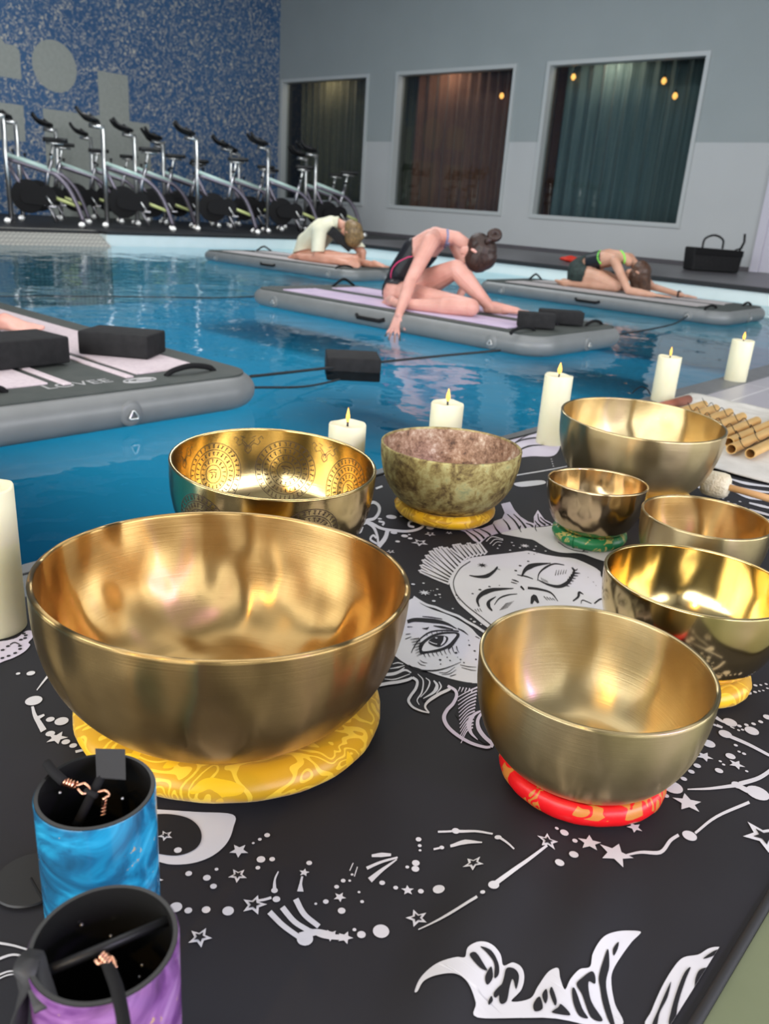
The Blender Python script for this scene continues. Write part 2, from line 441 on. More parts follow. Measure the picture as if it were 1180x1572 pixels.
# window wall: pieces around three openings and a door
WX = [(-16.72, -13.80), (-13.01, -9.94), (-9.27, -6.20)]; WZ0, WZ1 = .60, 3.32; PZ = 1.96
bm = bmesh.new()
def wallpiece(x0, x1, z0, z1):
    for a, b, mi in ((z0, min(z1, PZ), 0), (max(z0, PZ), z1, 1)):
        if b > a: box(bm, x0, x1, YB, YB+.22, a, b, mi)
edges = [XB-.2] + [v for a in WX for v in a] + [6.2]
for i in range(0, len(edges), 2): wallpiece(edges[i], edges[i+1], 0, 6)
for a, b in WX: wallpiece(a, b, 0, WZ0); wallpiece(a, b, WZ1, 6)
struct(link('wall_right', bm, ['paint_light', 'paint_dark'], smooth=False))
sbox('baseboard_right', XB, -4.9, YB-.02, YB, 0, .07, 'deck_tile_far')
for i, (a, b) in enumerate(WX):
    root = empty('window_%d' % (i+1), ((a+b)/2, YB, WZ0)); struct(root)
    bm = bmesh.new(); c = (a+b)/2; h = WZ1-WZ0; wd = (b-a)/2
    for x0, x1, z0, z1 in ((-wd, -wd+.07, .07, h-.07), (wd-.07, wd, .07, h-.07), (-wd, wd, 0, .07), (-wd, wd, h-.07, h)):
        box(bm, x0, x1, -.03, .20, z0, z1, 0)
    link('window_frame', bm, 'frame_white', root, False)
    bm = bmesh.new(); box(bm, -wd+.07, wd-.07, .13, .138, .07, h-.07); link('glass_pane', bm, 'glass', root, False)
# the rooms behind the glass
sbox('floor', XB-2, -5.3, YB+.22, YB+2.6, -.1, .3, 'room_dark')
sbox('ceiling', XB-2, -5.3, YB+.22, YB+2.6, 3.7, 3.8, 'room_dark')
sbox('wall_back', XB-2, -5.3, YB+2.5, YB+2.6, .3, 3.7, 'room_dark')
for x in (XB-1.6, -14.0, -10.15, -5.4): sbox('wall_partition', x-.05, x+.05, YB+.22, YB+2.5, .3, 3.7, 'room_dark')
def curtain_mesh(name, x0, x1, y, m, amp, wave, label):
    bm = bmesh.new(); n = int((x1-x0)/wave*10); cols = []
    for i in range(n+1):
        x = x0+(x1-x0)*i/n; ph = 2*PI*(x-x0)/wave + 1.1*math.sin(x*2.3)
        yy = y + amp*math.sin(ph)*(1+.3*math.sin(x*5.1))
        cols.append([bm.verts.new((x+.012*math.sin(ph*2), yy + (.01*math.sin(x*9+z) if z < 2 else 0), z)) for z in (.32, 1.0, 1.8, 2.6, 3.4)])
    for A, B in zip(cols, cols[1:]):
        for k in range(4): bm.faces.new((A[k], B[k], B[k+1], A[k+1]))
    o = link(name, bm, m); md = o.modifiers.new('thick', 'SOLIDIFY'); md.thickness = .006
    return tag(o, label, 'curtain')
curtain_mesh('curtain', -16.75, -14.10, YB+.75, 'curtain_olive', .05, .24, 'olive curtain hanging behind the left window next to the blue wall')
curtain_mesh('curtain', -13.95, -12.9, YB+.95, 'curtain_green', .03, .2, 'dark green curtain at the left end behind the middle window')
curtain_mesh('curtain', -13.10, -10.25, YB+.75, 'curtain_brick', .05, .26, 'brick red curtain filling most of the middle window')
curtain_mesh('curtain', -10.1, -9.0, YB+.95, 'curtain_brick', .03, .2, 'narrow red brown curtain at the left end of the right window')
curtain_mesh('curtain', -9.22, -6.2, YB+.72, 'curtain_teal', .05, .28, 'teal grey curtain filling most of the right window')
def pendant(px, py, Y, label, e=1):
    p = PY(px, py, Y); root = empty('pendant_lamp', (p.x, p.y, 3.68)); L = 3.68-p.z
    bm = bmesh.new(); lathe(bm, [(0, 0), (.05, 0), (.05, -.02), (.006, -.03), (.004, -L+.08), (.018, -L+.075), (.02, -L+.04), (0, -L+.04)], 12); link('cord', bm, 'black_plastic', root)
    bm = bmesh.new(); lathe(bm, [(0, -L+.045), (.02, -L+.04), (.045, -L), (.045, -L-.03), (.02, -L-.065), (0, -L-.07)], 14); link('light_bulb', bm, 'bulb_glow', root)
    tag(root, label, 'lamp', 'pendant bulbs behind the windows'); 
mat('bulb_glow', (1, .6, .2), .4, Emission_Color=(1.0, .45, .10), Emission_Strength=2.2)
pendant(770, 146, YB+.5, 'glowing bare bulb behind the middle window')
pendant(1019, 123, YB+.5, 'upper glowing bulb in front of the teal curtain')
pendant(1036, 146, YB+.45, 'lower brighter bulb in front of the teal curtain')
pendant(880, 117, YB+.6, 'bulb in front of the narrow red brown curtain')
for x, pw in ((-15.6, 10), (-12, 10), (-8.2, 12)): bulb('back_room_fill', (x, YB+.42, 3.45), pw, (1.0, .80, .60), .08)  # unseen fill points added so the curtains show, separate from the pendants
# door
root = empty('door_1', (-4.87, YB, 0)); struct(root)
bm = bmesh.new()
for q in ((0, .14, -.06, .02, 0, 2.5), (1.3, 1.42, -.06, .02, 0, 2.5), (0, 1.42, -.06, .02, 2.38, 2.5)): box(bm, *q, 0, None, .01)
link('door_frame', bm, 'door_white', root, False)
bm = bmesh.new(); box(bm, .14, 1.3, -.02, .01, .01, 2.38); link('door_panel', bm, 'door_white', root, False)
bm = bmesh.new(); tube(bm, [(1.2, -.02, 1.02), (1.2, -.07, 1.02), (1.06, -.07, 1.02)], .011); link('door_handle', bm, 'steel', root)
# near walls with the big glazing the daylight comes through, and the ceiling
def glazed(name, x, y, along, a0, a1):
    bm = bmesh.new(); t = .2
    def b(u0, u1, z0, z1, mi=0, d=t):
        if along == 'y': box(bm, x, x+d, u0, u1, z0, z1, mi)
        else: box(bm, u0, u1, y-d, y, z0, z1, mi)
    b(a0, a1, 0, .5); b(a0, a1, 4.05, 6)
    w0 = (3.0-6.1, 3.0+6.1) if along == 'y' else (-7.1, 4.1)
    b(a0, w0[0], .5, 4.05); b(w0[1], a1, .5, 4.05)
    struct(link(name, bm, 'paint_light', smooth=False))
    bm = bmesh.new(); k = 6
    for i in range(k+1):
        u = w0[0]+(w0[1]-w0[0])*i/k; b(u-.06, u+.06, .5, 4.05, 0, .08 if along == 'y' else .08)
    b(w0[0], w0[1], 2.9, 3.0, 0, .08)
    struct(link('window_mullions', bm, 'paint_dark', smooth=False))
glazed('wall_front', 5.7, 0, 'y', -6.2, YB+.22)
glazed('wall_near', 0, -5.7, 'x', XB-.2, 6.2)
sbox('ceiling', XB-.2, 6.2, -6.2, YB+.22, 6.0, 6.2, 'ceiling_paint')

# ================================================================ boards floating on the pool
BZ = -.06                                   # top of the boards
def board(loc, rz, label, pads, L=2.70, W=1.13, T=.13, kind=0):
    """origin at the board's centre under it; +x is the end towards the deck"""
    root = empty('inflatable_board', (loc[0], loc[1], BZ-T), rz); tag(root, label, 'paddle board', 'inflatable boards on the pool')
    def outline(l, w_, r, z, n=10):
        pts = []
        for cx, cy, a0 in ((l/2-r, w_/2-r, 0), (-l/2+r, w_/2-r, 90), (-l/2+r, -w_/2+r, 180), (l/2-r, -w_/2+r, 270)):
            for k in range(n+1):
                a = math.radians(a0+90*k/n); pts.append((cx+r*math.cos(a), cy+r*math.sin(a), z))
        return pts
    bm = bmesh.new(); rings = []; h = T/2
    for k in range(13):
        a = -PI/2+PI*k/12; ins = h*(1-math.cos(a))
        rings.append([bm.verts.new(p) for p in outline(L-2*ins, W-2*ins, .19-ins*.7, h+h*math.sin(a))])
    n = len(rings[0])
    for A, B in zip(rings, rings[1:]):
        for k in range(n): bm.faces.new((A[k], A[(k+1) % n], B[(k+1) % n], B[k]))
    bm.faces.new(rings[0][::-1]); bm.faces.new(rings[-1])
    link('board_body', bm, 'board_grey', root, auto=50)
    bm = bmesh.new(); top = [bm.verts.new(p) for p in outline(L-2*h+.03, W-2*h+.04, .14, T+.004)]; bot = [bm.verts.new((v.co.x, v.co.y, T-.003)) for v in top]
    bm.faces.new(top)
    for k in range(len(top)): bm.faces.new((bot[k], bot[(k+1) % len(top)], top[(k+1) % len(top)], top[k]))
    link('deck_pad', bm, 'board_deck', root, False)
    for (x0, x1, y0, y1, mname) in pads:
        bm = bmesh.new(); box(bm, x0, x1, y0, y1, T+.003, T+.011, 0, None, .003); link('grip_panel', bm, mname, root, False)
    def ring(x, y, ang):
        M_ = Matrix.Translation((x, y, h-.005)) @ Matrix.Rotation(ang, 4, 'Z')
        bm = bmesh.new(); lathe(bm, [(0, .0045), (.03, .0035), (.040, .0), (.045, -.006)], 24)
        bmesh.ops.transform(bm, matrix=M_ @ Matrix.Rotation(PI/2, 4, 'Y'), verts=bm.verts); p_ = link('ring_patch', bm, 'board_grey', root)
        bm = bmesh.new(); pts = [(0.010, 0, .016), (0.014, -.020, -.016), (0.014, .020, -.016)]
        pp = []
        for i in range(3):
            a, b = Vector(pts[i]), Vector(pts[(i+1) % 3])
            for k in range(5): pp.append(a.lerp(b, .15+.7*k/4))
        tube(bm, pp, .0036, 8, closed=True); bmesh.ops.transform(bm, matrix=M_, verts=bm.verts)
        link('d_ring', bm, 'steel', p_)
    ring(L/2, 0, 0); ring(-L/2, 0, PI); ring(L/2-.35, -W/2, -PI/2); ring(-L/2+.35, -W/2, -PI/2)
    def handle(x, y, ang, l=.22, flat=True):
        bm = bmesh.new(); pts = smooth_path([(-l/2, 0, 0), (-l/2+.03, 0, .018), (0, 0, .030 if flat else .06), (l/2-.03, 0, .018), (l/2, 0, 0)], 5)
        tube(bm, pts, .011, 8)
        bmesh.ops.transform(bm, matrix=Matrix.Translation((x, y, T+.002)) @ Matrix.Rotation(ang, 4, 'Z'), verts=bm.verts)
        link('carry_handle', bm, 'black_cord', root)
    handle(L/2-.17, .36, PI/2); handle(-L/2+.17, .36, PI/2, .26, False); handle(L/2-.20, -.46, PI/2, .26)
    bm = bmesh.new(); tube(bm, [(-.13, -W/2+.003, h+.01), (-.10, -W/2-.02, h-.002), (.10, -W/2-.02, h-.002), (.13, -W/2+.003, h+.01)], .014, 8); link('side_handle', bm, 'black_cord', root)
    return root
def standard(m1, m2=None):
    m2 = m2 or m1
    return [(-1.05, 1.02, .145, .43, m1), (-1.05, 1.06, .095, .120, m1), (-1.05, 1.02, -.43, -.145, m2), (-1.05, 1.06, -.120, -.095, m2)]
bA = board((-3.79, 1.46), 0, 'large grey board nearest the deck at the left edge, with two black blocks on it', [(-1.10, 1.13, .17, .46, 'pad_pink'), (-1.10, 1.17, .105, .135, 'pad_pink'), (-1.10, 1.13, -.46, -.17, 'pad_pink'), (-1.10, 1.17, -.135, -.105, 'pad_pink')], 2.74, 1.27)
def flat_text(body, size, M_, m, parent, name='printed_logo'):
    c = bpy.data.curves.new('txt', 'FONT'); c.body = body; c.size = size; c.align_x = 'CENTER'; c.extrude = .0004
    o = bpy.data.objects.new('txt', c); COL.objects.link(o); dg = bpy.context.evaluated_depsgraph_get()
    me = bpy.data.meshes.new_from_object(o.evaluated_get(dg)); bpy.data.objects.remove(o)
    bm = bmesh.new(); bm.from_mesh(me); bmesh.ops.transform(bm, matrix=M_, verts=bm.verts)
    return bm
bm = flat_text('LOVEE', .085, Matrix.Translation((1.20, -.085, .1355)) @ Matrix.Rotation(-PI/2, 4, 'Z') @ Matrix.Rotation(PI, 4, 'Z'), 'logo_grey', bA)
link('logo_text', bm, 'logo_grey', bA, False)
bm = bmesh.new()
for r_ in (.050, .034): tube(bm, [(1.225+r_*.62*math.cos(a*PI/16), .125+r_*1.25*math.sin(a*PI/16), .1355) for a in range(32)], .0028, 6, closed=True)
tube(bm, [(1.225-.0211, .125, .1355), (1.225, .11, .1355), (1.225, .165, .1355)], .0028, 6, closed=True)
link('logo_ring', bm, 'logo_grey', bA, False)
board((-3.81, 4.70), 0, 'grey board with lilac panels carrying the woman in the black and pink swimsuit', standard('pad_lilac'))
board((-3.90, 7.86), 0, 'grey board on the right carrying the woman in the green trimmed swimsuit', standard('pad_grey'))
board((-7.62, 7.02), 0, 'farthest grey board carrying the person in the cream shirt', standard('pad_grey'))
# ropes tying the boards together
def rope(pts, label, rad=.009):
    bm = bmesh.new(); tube(bm, smooth_path(pts, 6), rad, 8); o = link('rope', bm, 'rope_black'); tag(o, label, 'rope')
rope([tuple(P(a, b, c)) for a, b, c in ((384, 578, -.13), (440, 572, -.16), (484, 567, -.17), (583, 556, -.175), (680, 546, -.16), (768, 538, -.13))], 'black rope between the nearest board and the lilac panelled board', .007)
rope([(-2.50, 2.05, -.12), (-2.58, 2.4, -.17), (-2.66, 2.70, -.185)], 'short black rope running into the water beside the floating block', .005)
rope([(-2.55, 5.24, -.12), (-2.68, 6.0, -.15), (-2.80, 6.8, -.16), (-2.90, 7.30, -.13)], 'black rope between the lilac panelled board and the right board', .007)
rope([(-5.17, 4.7, -.13), (-5.5, 4.2, -.185), (-5.9, 3.2, -.192), (-6.3, 1.2, -.192), (-6.5, -1.0, -.192)], 'thin black rope across the water left of the lilac panelled board', .005)

def foam_block(loc, rz, label, sx=.23, sy=.15, sz=.095, tilt=(0, 0)):
    bm = bmesh.new(); box(bm, -sx/2, sx/2, -sy/2, sy/2, 0, sz, 0, None, .008)
    o = link('yoga_block', bm, 'black_foam', smooth=True, auto=40); o.location = loc; o.rotation_euler = (tilt[0], tilt[1], rz)
    tag(o, label, 'yoga block', 'black foam blocks'); return o
zb = BZ+.012
foam_block((-3.03, 1.80, zb), .62, 'black foam block at the far edge of the nearest board', .29, .20, .092)
foam_block((-3.02, 1.26, zb), .08, 'long black foam block cut by the left edge of the photo', .22, .50, .100)
foam_block((-2.86, 2.99, -.235), .85, 'black foam block floating alone in the water', .27, .22, .115, (.03, 0))
foam_block((-2.72, 4.47, zb), .62, 'black arched foam block by the foot on the lilac panelled board', .23, .12, .088)
foam_block((-2.75, 4.82, zb), .72, 'black foam block behind the arched one on the lilac panelled board', .28, .13, .085)

# ================================================================ the mat and its print
MX0, MX1, MY0, MY1 = -1.175, -.095, -.45, 2.16
def zc(x, y):
    """height of the cloth"""
    z = .0022*math.sin(x*9+y*5) + .0016*math.sin(y*17-x*6+1)
    fx = max(0.0, 1-((x+.30+.32*(y-.6))/.065)**2); fy = max(0.0, min(1.0, (.66-y)/.12)) * max(0.0, min(1, (y-.25)/.15))
    z += .017*fx*fx*fy
    fx = max(0.0, 1-((x+.22+.25*(y-.6))/.05)**2)
    z += .013*fx*fx*fy
    return z + .0045
inks = []                                    # (points in pixels of the flat deck, material, level)
def W2(pts): return [(lambda p: (p.x, p.y))(P(x, y, .005)) for x, y in pts]
def poly(pts, m=1, lv=1): inks.append((W2(pts), m, lv))
def sm(pts, n=5, closed=True): return [(p.x, p.y) for p in smooth_path([(x, y, 0) for x, y in pts], n, closed)]
def blob(pts, m=1, lv=1): poly(sm(pts), m, lv)
def dot(x, y, r, m=1, lv=1, asp=1.0, ang=0.0):
    """r: half width in pixels as seen; the dot is round on the cloth"""
    c = P(x, y, .005); e = P(x+r, y, .005); k = (e-c).length
    inks.append(([(c.x+k*math.cos(a*PI/9)*asp, c.y+k*math.sin(a*PI/9)/asp) for a in range(18)], m, lv))
def star(x, y, r, hollow=True, rot=0.3, m=1, lv=1, n=5, inner=.45):
    c = P(x, y, .005); k = (P(x+r, y, .005)-c).length
    def pts(s): return [(c.x+k*s*(1 if i % 2 == 0 else inner)*math.cos(rot+i*PI/n), c.y+k*s*(1 if i % 2 == 0 else inner)*math.sin(rot+i*PI/n)) for i in range(2*n)]
    inks.append((pts(1.0), m, lv))
    if hollow: inks.append((pts(.52), 3, lv+1))
def stroke(pts, w0, w1=None, m=1, lv=1, n=5, mid=None):
    w1 = w0 if w1 is None else w1
    p = smooth_path([(x, y, 0) for x, y in pts], n); L = len(p); a, b = [], []
    for i in range(L):
        t = p[min(i+1, L-1)]-p[max(i-1, 0)]; t.normalize(); k = i/(L-1)
        w_ = w0+(w1-w0)*k
        if mid is not None: w_ = (w0*(1-2*k)+mid*2*k) if k < .5 else (mid*(2-2*k)+w1*(2*k-1))
        nx, ny = -t.y*w_/2, t.x*w_/2
        a.append((p[i].x+nx, p[i].y+ny)); b.append((p[i].x-nx, p[i].y-ny))
    for i in range(0, L-1, 4):
        j = min(i+4, L-1)
        poly(a[i:j+1]+b[i:j+1][::-1], m, lv)
def ZF(ox, oy, s):
    return lambda pts: [(ox+x/s, oy+y/s) for x, y in pts]

# --- constellations along the front (read off the cloth)
z = ZF(200, 1220, 1.686)
def D(zf, lst, m=1, lv=1, s=1.0):
    for x, y, r in lst:
        (px, py), = zf([(x, y)]); dot(px, py, r*s, m, lv)
D(z, [(123,145,8),(151,203,7),(198,213,8),(215,235,7),(223,190,4),(338,162,9),(367,161,6),(330,184,5),(373,243,7),(378,266,8),(150,300,8),(196,297,9),(253,299,12),(118,292,13),
      (463,170,6),(506,271,6),(534,232,5),(547,295,8),(592,246,3),(600,271,4),(652,222,6),(687,235,5),(752,245,6),(551,216,5),(568,216,3),(574,200,3),(746,112,6),(749,128,4),(750,140,3),(739,172,8),(738,187,8),(717,182,4),
      (798,243,12),(649,349,17),(598,358,9),(580,345,4),(935,268,11),(907,284,5),(842,93,8),(948,133,7),(806,134,5),(1121,110,7),(1100,100,3),(1145,168,7),(1108,190,8),(1148,131,5),(354,99,6),(335,110,4),(318,120,3),(480,277,3),(452,370,17)], s=.74)
for x, y, r, hol in ((94,107,20,1),(281,140,18,0),(278,205,18,1),(180,370,23,1),(62,222,17,1),(320,282,24,1),(542,259,12,0),(450,195,10,0),(718,242,12,0),(742,316,21,1),(885,194,19,1),(1077,138,20,1),(556,366,15,0),(519,360,14,0)):
    (px, py), = z([(x, y)]); star(px, py, r*.84, bool(hol), .2+x*.01)
stroke(z([(745,348),(820,325),(893,294)]), 2, 5, mid=5); stroke(z([(935,268),(1000,220),(1075,150)]), 8, 3.5)
stroke(z([(950,133),(970,152),(988,172)]), 4, 2.5); stroke(z([(842,93),(890,100),(935,120)]), 4.5, 3)
stroke(z([(828,131),(865,125),(908,139)]), 4, 2, mid=8); stroke(z([(785,138),(806,134)]), 3); stroke(z([(796,94),(820,94),(842,93)]), 3)
stroke(z([(625,152),(650,150),(675,150)]), 4, 4, mid=7); stroke(z([(612,184),(650,168),(692,157)]), 5, 3); stroke(z([(620,215),(650,190),(690,162)]), 9, 2)
for a in ([(360,300),(395,335),(440,368)], [(393,287),(425,325),(465,350)], [(428,265),(450,305),(488,337)]): stroke(z(a), 9, 8)
stroke(z([(440,365),(480,352),(530,358)]), 14, 6); stroke(z([(465,346),(500,362),(560,366)]), 5, 9)
stroke(z([(320,272),(345,268),(365,262)]), 4); stroke(z([(373,243),(374,215),(383,193)]), 6, 2, mid=3); stroke(z([(440,245),(441,225),(445,205)]), 10, 3, mid=4); stroke(z([(568,190),(577,170)]), 1.5); stroke(z([(580,205),(588,180)]), 1.5)
# crescent by the blue tube
poly(sm([(235,1242),(300,1245),(357,1248),(358,1268),(348,1292),(326,1312),(296,1324),(262,1327),(235,1321)], 5, False), 1, 1)
poly(sm([(230,1251),(262,1250),(290,1256),(306,1270),(309,1288),(298,1304),(270,1314),(230,1310)], 5, False), 3, 2)
star(254, 1284, 12, True, .4, 1, 3); dot(273, 1306, 6, 1, 3)
# --- right front part
z = ZF(580, 1100, 1.967)
for x, y, r, hol in ((636,395,27,0),(714,430,40,0),(933,268,33,0),(1082,145,18,0),(985,122,19,0),(772,345,18,0),(1165,370,50,1),(285,463,0,0)):
    if r: (px, py), = z([(x, y)]); star(px, py, r*.66, bool(hol), .1+x*.013)
D(z, [(560,364,11),(592,388,7),(588,432,12),(545,459,12),(537,353,5),(938,370,18),(888,220,25),(867,247,8),(922,193,8),(945,170,8),(963,151,9),(998,83,16),(1064,120,12),(1029,165,10),(1080,87,5),(1090,106,4),(1105,112,5),(1033,136,4),(1043,146,4),(1113,165,4),(1048,54,16),(1084,209,14),(1146,232,28),(1128,44,17),(1100,41,4),(1062,20,17)], s=.58)
stroke(z([(735,435),(790,420),(850,420),(880,385),(905,368)]), 3, 5, mid=6); stroke(z([(955,362),(1020,310),(1120,262)]), 4, 5)
stroke(z([(933,226),(1000,222),(1080,210)]), 2, 6); stroke(z([(1085,210),(1115,225),(1146,235)]), 7, 9); stroke(z([(1090,205),(1150,185),(1200,150)]), 7, 6); stroke(z([(1060,60),(1120,85),(1190,120)]), 5, 4)
z = ZF(1000, 1040, 5.24)
D(z, [(722,98,24),(780,83,15),(831,74,15),(875,70,11),(918,61,12),(928,96,10),(828,128,14),(863,120,10),(895,115,9),(655,390,15),(704,395,17),(760,386,17),(818,378,17),(875,361,18),(930,325,32),(698,428,11),(556,195,6),(505,388,14)], s=.19)
stroke(z([(600,172),(700,158),(800,138)]), 3, 3.5); stroke(z([(515,330),(570,362),(610,372)]), 5, 3, mid=3); stroke(z([(630,400),(665,415)]), 1.5); stroke(z([(520,390),(568,408)]), 4, 3)
# --- lotus flourish at the bottom
z = ZF(620, 1420, 2.107)
blob(z([(32,238),(52,195),(100,160),(160,150),(190,153),(200,120),(235,102),(275,108),(305,135),(315,170),(345,158),(372,172),(382,205),(372,250),(340,290),(400,280),(425,240),(455,195),(478,180),(492,183),(497,215),(512,250),(530,215),(560,180),(595,165),(605,120),(640,65),(700,32),(764,26),(735,60),(700,110),(672,160),(668,200),(680,260),(705,330),(600,345),(400,345),(230,345),(225,300),(200,240),(160,208),(100,203),(60,212),(40,243)]), 1, 1)
for q in ([(205,145),(225,140),(250,175),(262,195),(240,190),(215,165)], [(240,120),(275,130),(298,165),(300,200),(285,215),(285,170),(262,140)], [(255,215),(275,180),(280,215),(262,240)], [(325,180),(350,180),(365,205),(355,250),(345,215),(335,240),(325,290),(305,300),(300,270),(315,215)], [(285,260),(330,215),(320,240),(290,280)],
          [(265,295),(275,275),(280,290),(268,305)], [(438,270),(452,250),(456,280),(448,300)], [(410,300),(430,275),(440,315),(415,325)], [(462,262),(470,245),(485,290),(478,305)],
          [(640,135),(655,100),(660,150),(650,215),(680,330),(665,330),(640,270),(630,225),(625,190)], [(672,95),(690,70),(688,90),(675,115)], [(570,205),(600,180),(612,190),(612,215),(590,215),(600,270),(640,320),(600,320),(570,260),(550,230)], [(535,250),(545,245),(570,300),(590,325),(560,325),(540,290)], [(500,300),(530,330),(470,330),(490,310)]):
    blob(z(q), 3, 2)
blob(z([(785,335),(800,280),(835,200),(875,135),(905,108),(950,100),(985,80),(1020,76),(1059,88),(1050,130),(1020,190),(975,260),(935,335)]), 1, 1)
for q in ([(800,330),(820,280),(850,210),(862,190),(850,240),(825,290),(815,335)], [(855,330),(860,290),(880,220),(905,160),(925,142),(910,180),(890,240),(880,290),(885,335)], [(900,335),(915,290),(935,230),(940,180),(955,150),(985,145),(975,180),(950,240),(945,290),(940,335)], [(965,115),(1000,90),(1025,84),(1000,105)]):
    blob(z(q), 3, 2)
# --- left of the big bowl
z = ZF(0, 940, 4.917)
blob(z([(-30,240),(60,215),(130,195),(190,150),(230,143),(255,160),(245,200),(215,235),(228,255),(190,300),(120,340),(50,365),(-30,378)]), 2, 1)
for x, y in ((180,168),(195,182),(190,203),(158,215),(150,262),(152,285),(115,315),(65,335),(18,350),(20,290),(60,262)): dot(x/4.917, 940+y/4.917, 3, 3, 2)
stroke(z([(75,250),(110,235),(150,252)]), 1.5, 1.5, 3, 2)
D(z, [(137,467,20),(233,467,38),(255,672,76),(545,720,32),(380,815,38),(465,830,62),(380,922,42),(497,985,38),(553,1013,34)], s=.17)
stroke(z([(278,595),(330,530),(395,455)]), 1.5, 4); stroke(z([(245,715),(262,780),(290,830),(330,900)]), 4, 10); stroke(z([(260,815),(335,780)]), 7, 3); star(430/4.917, 940+955/4.917, 17, False, .9); stroke(z([(570,1060),(640,1045),(700,1042)]), 4, 3)
# --- behind the big bowl: scrolls
z = ZF(540, 720, 4.917)
stroke(z([(110,280),(160,260),(200,285),(205,330),(170,380),(110,395),(70,420)]), 5, 4); stroke(z([(60,430),(130,410),(220,450),(320,465),(420,470),(500,455),(540,425),(500,395),(440,400),(430,430),(470,440)]), 4, 3)
stroke(z([(100,400),(160,440),(190,500),(200,560)]), 5, 3); stroke(z([(270,460),(250,520),(200,580)]), 6, 7); stroke(z([(190,560),(140,530),(160,500),(185,520)]), 3); stroke(z([(20,460),(60,480),(80,440)]), 3); stroke(z([(200,400),(240,410),(230,430)]), 3)
D(z, [(297,368,40),(372,362,12),(210,383,16),(317,480,26),(345,542,18),(398,503,26),(440,520,18),(433,494,10),(590,445,30)], s=.2)
for x, y, r in ((513,550,66),(590,490,42),(733,481,26),(292,615,34)): star(540+x/4.917, 720+y/4.917, r/4.917, True, .3)
stroke(z([(180,150),(230,130)]), 3); stroke(z([(240,45),(265,50)]), 2)
# --- rayed hair fringe
tips = [(645,874),(647,866),(650,858),(655,851),(661,845),(668,841),(676,839),(684,840),(690,842),(697,836),(704,835),(712,837),(719,834),(727,836),(734,834)]
roots = [(690,893),(691,889),(693,885),(695,881),(698,877),(701,872),(705,868),(709,863),(713,859),(717,856),(722,854),(728,852),(734,851),(740,850),(746,849)]
for (a, b), (c, d) in zip(tips, roots): stroke([(a, b), ((a+c)/2, (b+d)/2+.5), (c, d)], 6.6, 7); dot(a, b, 3.3)
for (a, b), (c, d) in zip(tips, roots): stroke([(a+1, b+.8), ((a+c)/2, (b+d)/2+.5), (c-2, d-1)], .6, 2.0, 3, 2)
# --- lavender flame crown above
z = ZF(620, 780, 3.6875)
poly(z([(305,122),(345,135),(395,185),(430,200),(470,165),(520,148),(650,118),(770,104),(850,95),(820,75),(795,62),(757,8),(735,45),(735,85),(705,75),(660,45),(625,5),(600,-40),(550,-30),(570,20),(555,55),(510,70),(500,90),(440,115)]), 2, 1)
for q in ([(350,128),(400,160),(430,190)], [(390,125),(430,150),(455,175)], [(430,120),(470,140),(490,158)], [(505,90),(520,120),(540,145)], [(560,60),(585,90),(600,125)], [(585,30),(625,70),(655,120)], [(620,30),(660,70),(690,115)], [(757,30),(765,70),(800,98)], [(740,70),(755,90),(770,104)], [(690,85),(715,95),(730,108)], [(770,50),(800,78),(830,95)]):
    stroke(z(q), 1.2, 3.4, 3, 2)
# --- upper face
blob(z([(548,145),(600,130),(690,112),(780,108),(850,100),(900,120),(980,160),(1060,190),(1180,215),(1190,250),(1150,310),(1090,300),(1000,268),(900,262),(830,245),(770,210),(730,185),(680,175),(610,160)]), 1, 1)
stroke(z([(660,100),(655,120),(662,140)]), 2, .8, 3, 2); stroke(z([(745,95),(742,115),(750,135)]), 2, .8, 3, 2)
stroke(z([(870,200),(920,235),(980,255),(1040,262)]), 1, 1, 3, 2); stroke(z([(1010,255),(1040,245),(1080,255)]), 1.5, 1, 3, 2)
stroke(z([(465,190),(500,165),(560,180)]), 1.5, 1, 1, 2); stroke(z([(485,205),(515,180),(560,186)]), 1.2, .8, 1, 2); stroke(z([(500,215),(525,195),(555,198)]), 1, .6, 1, 2)
star(620+683/3.6875, 780+218/3.6875, 7.5, False, .2, 1, 1, 8, .4)
for x, y in ((540,212),(620,215),(610,198),(655,228),(735,240),(800,250),(745,222),(530,228),(600,240)): dot(620+x/3.6875, 780+y/3.6875, 1.6)
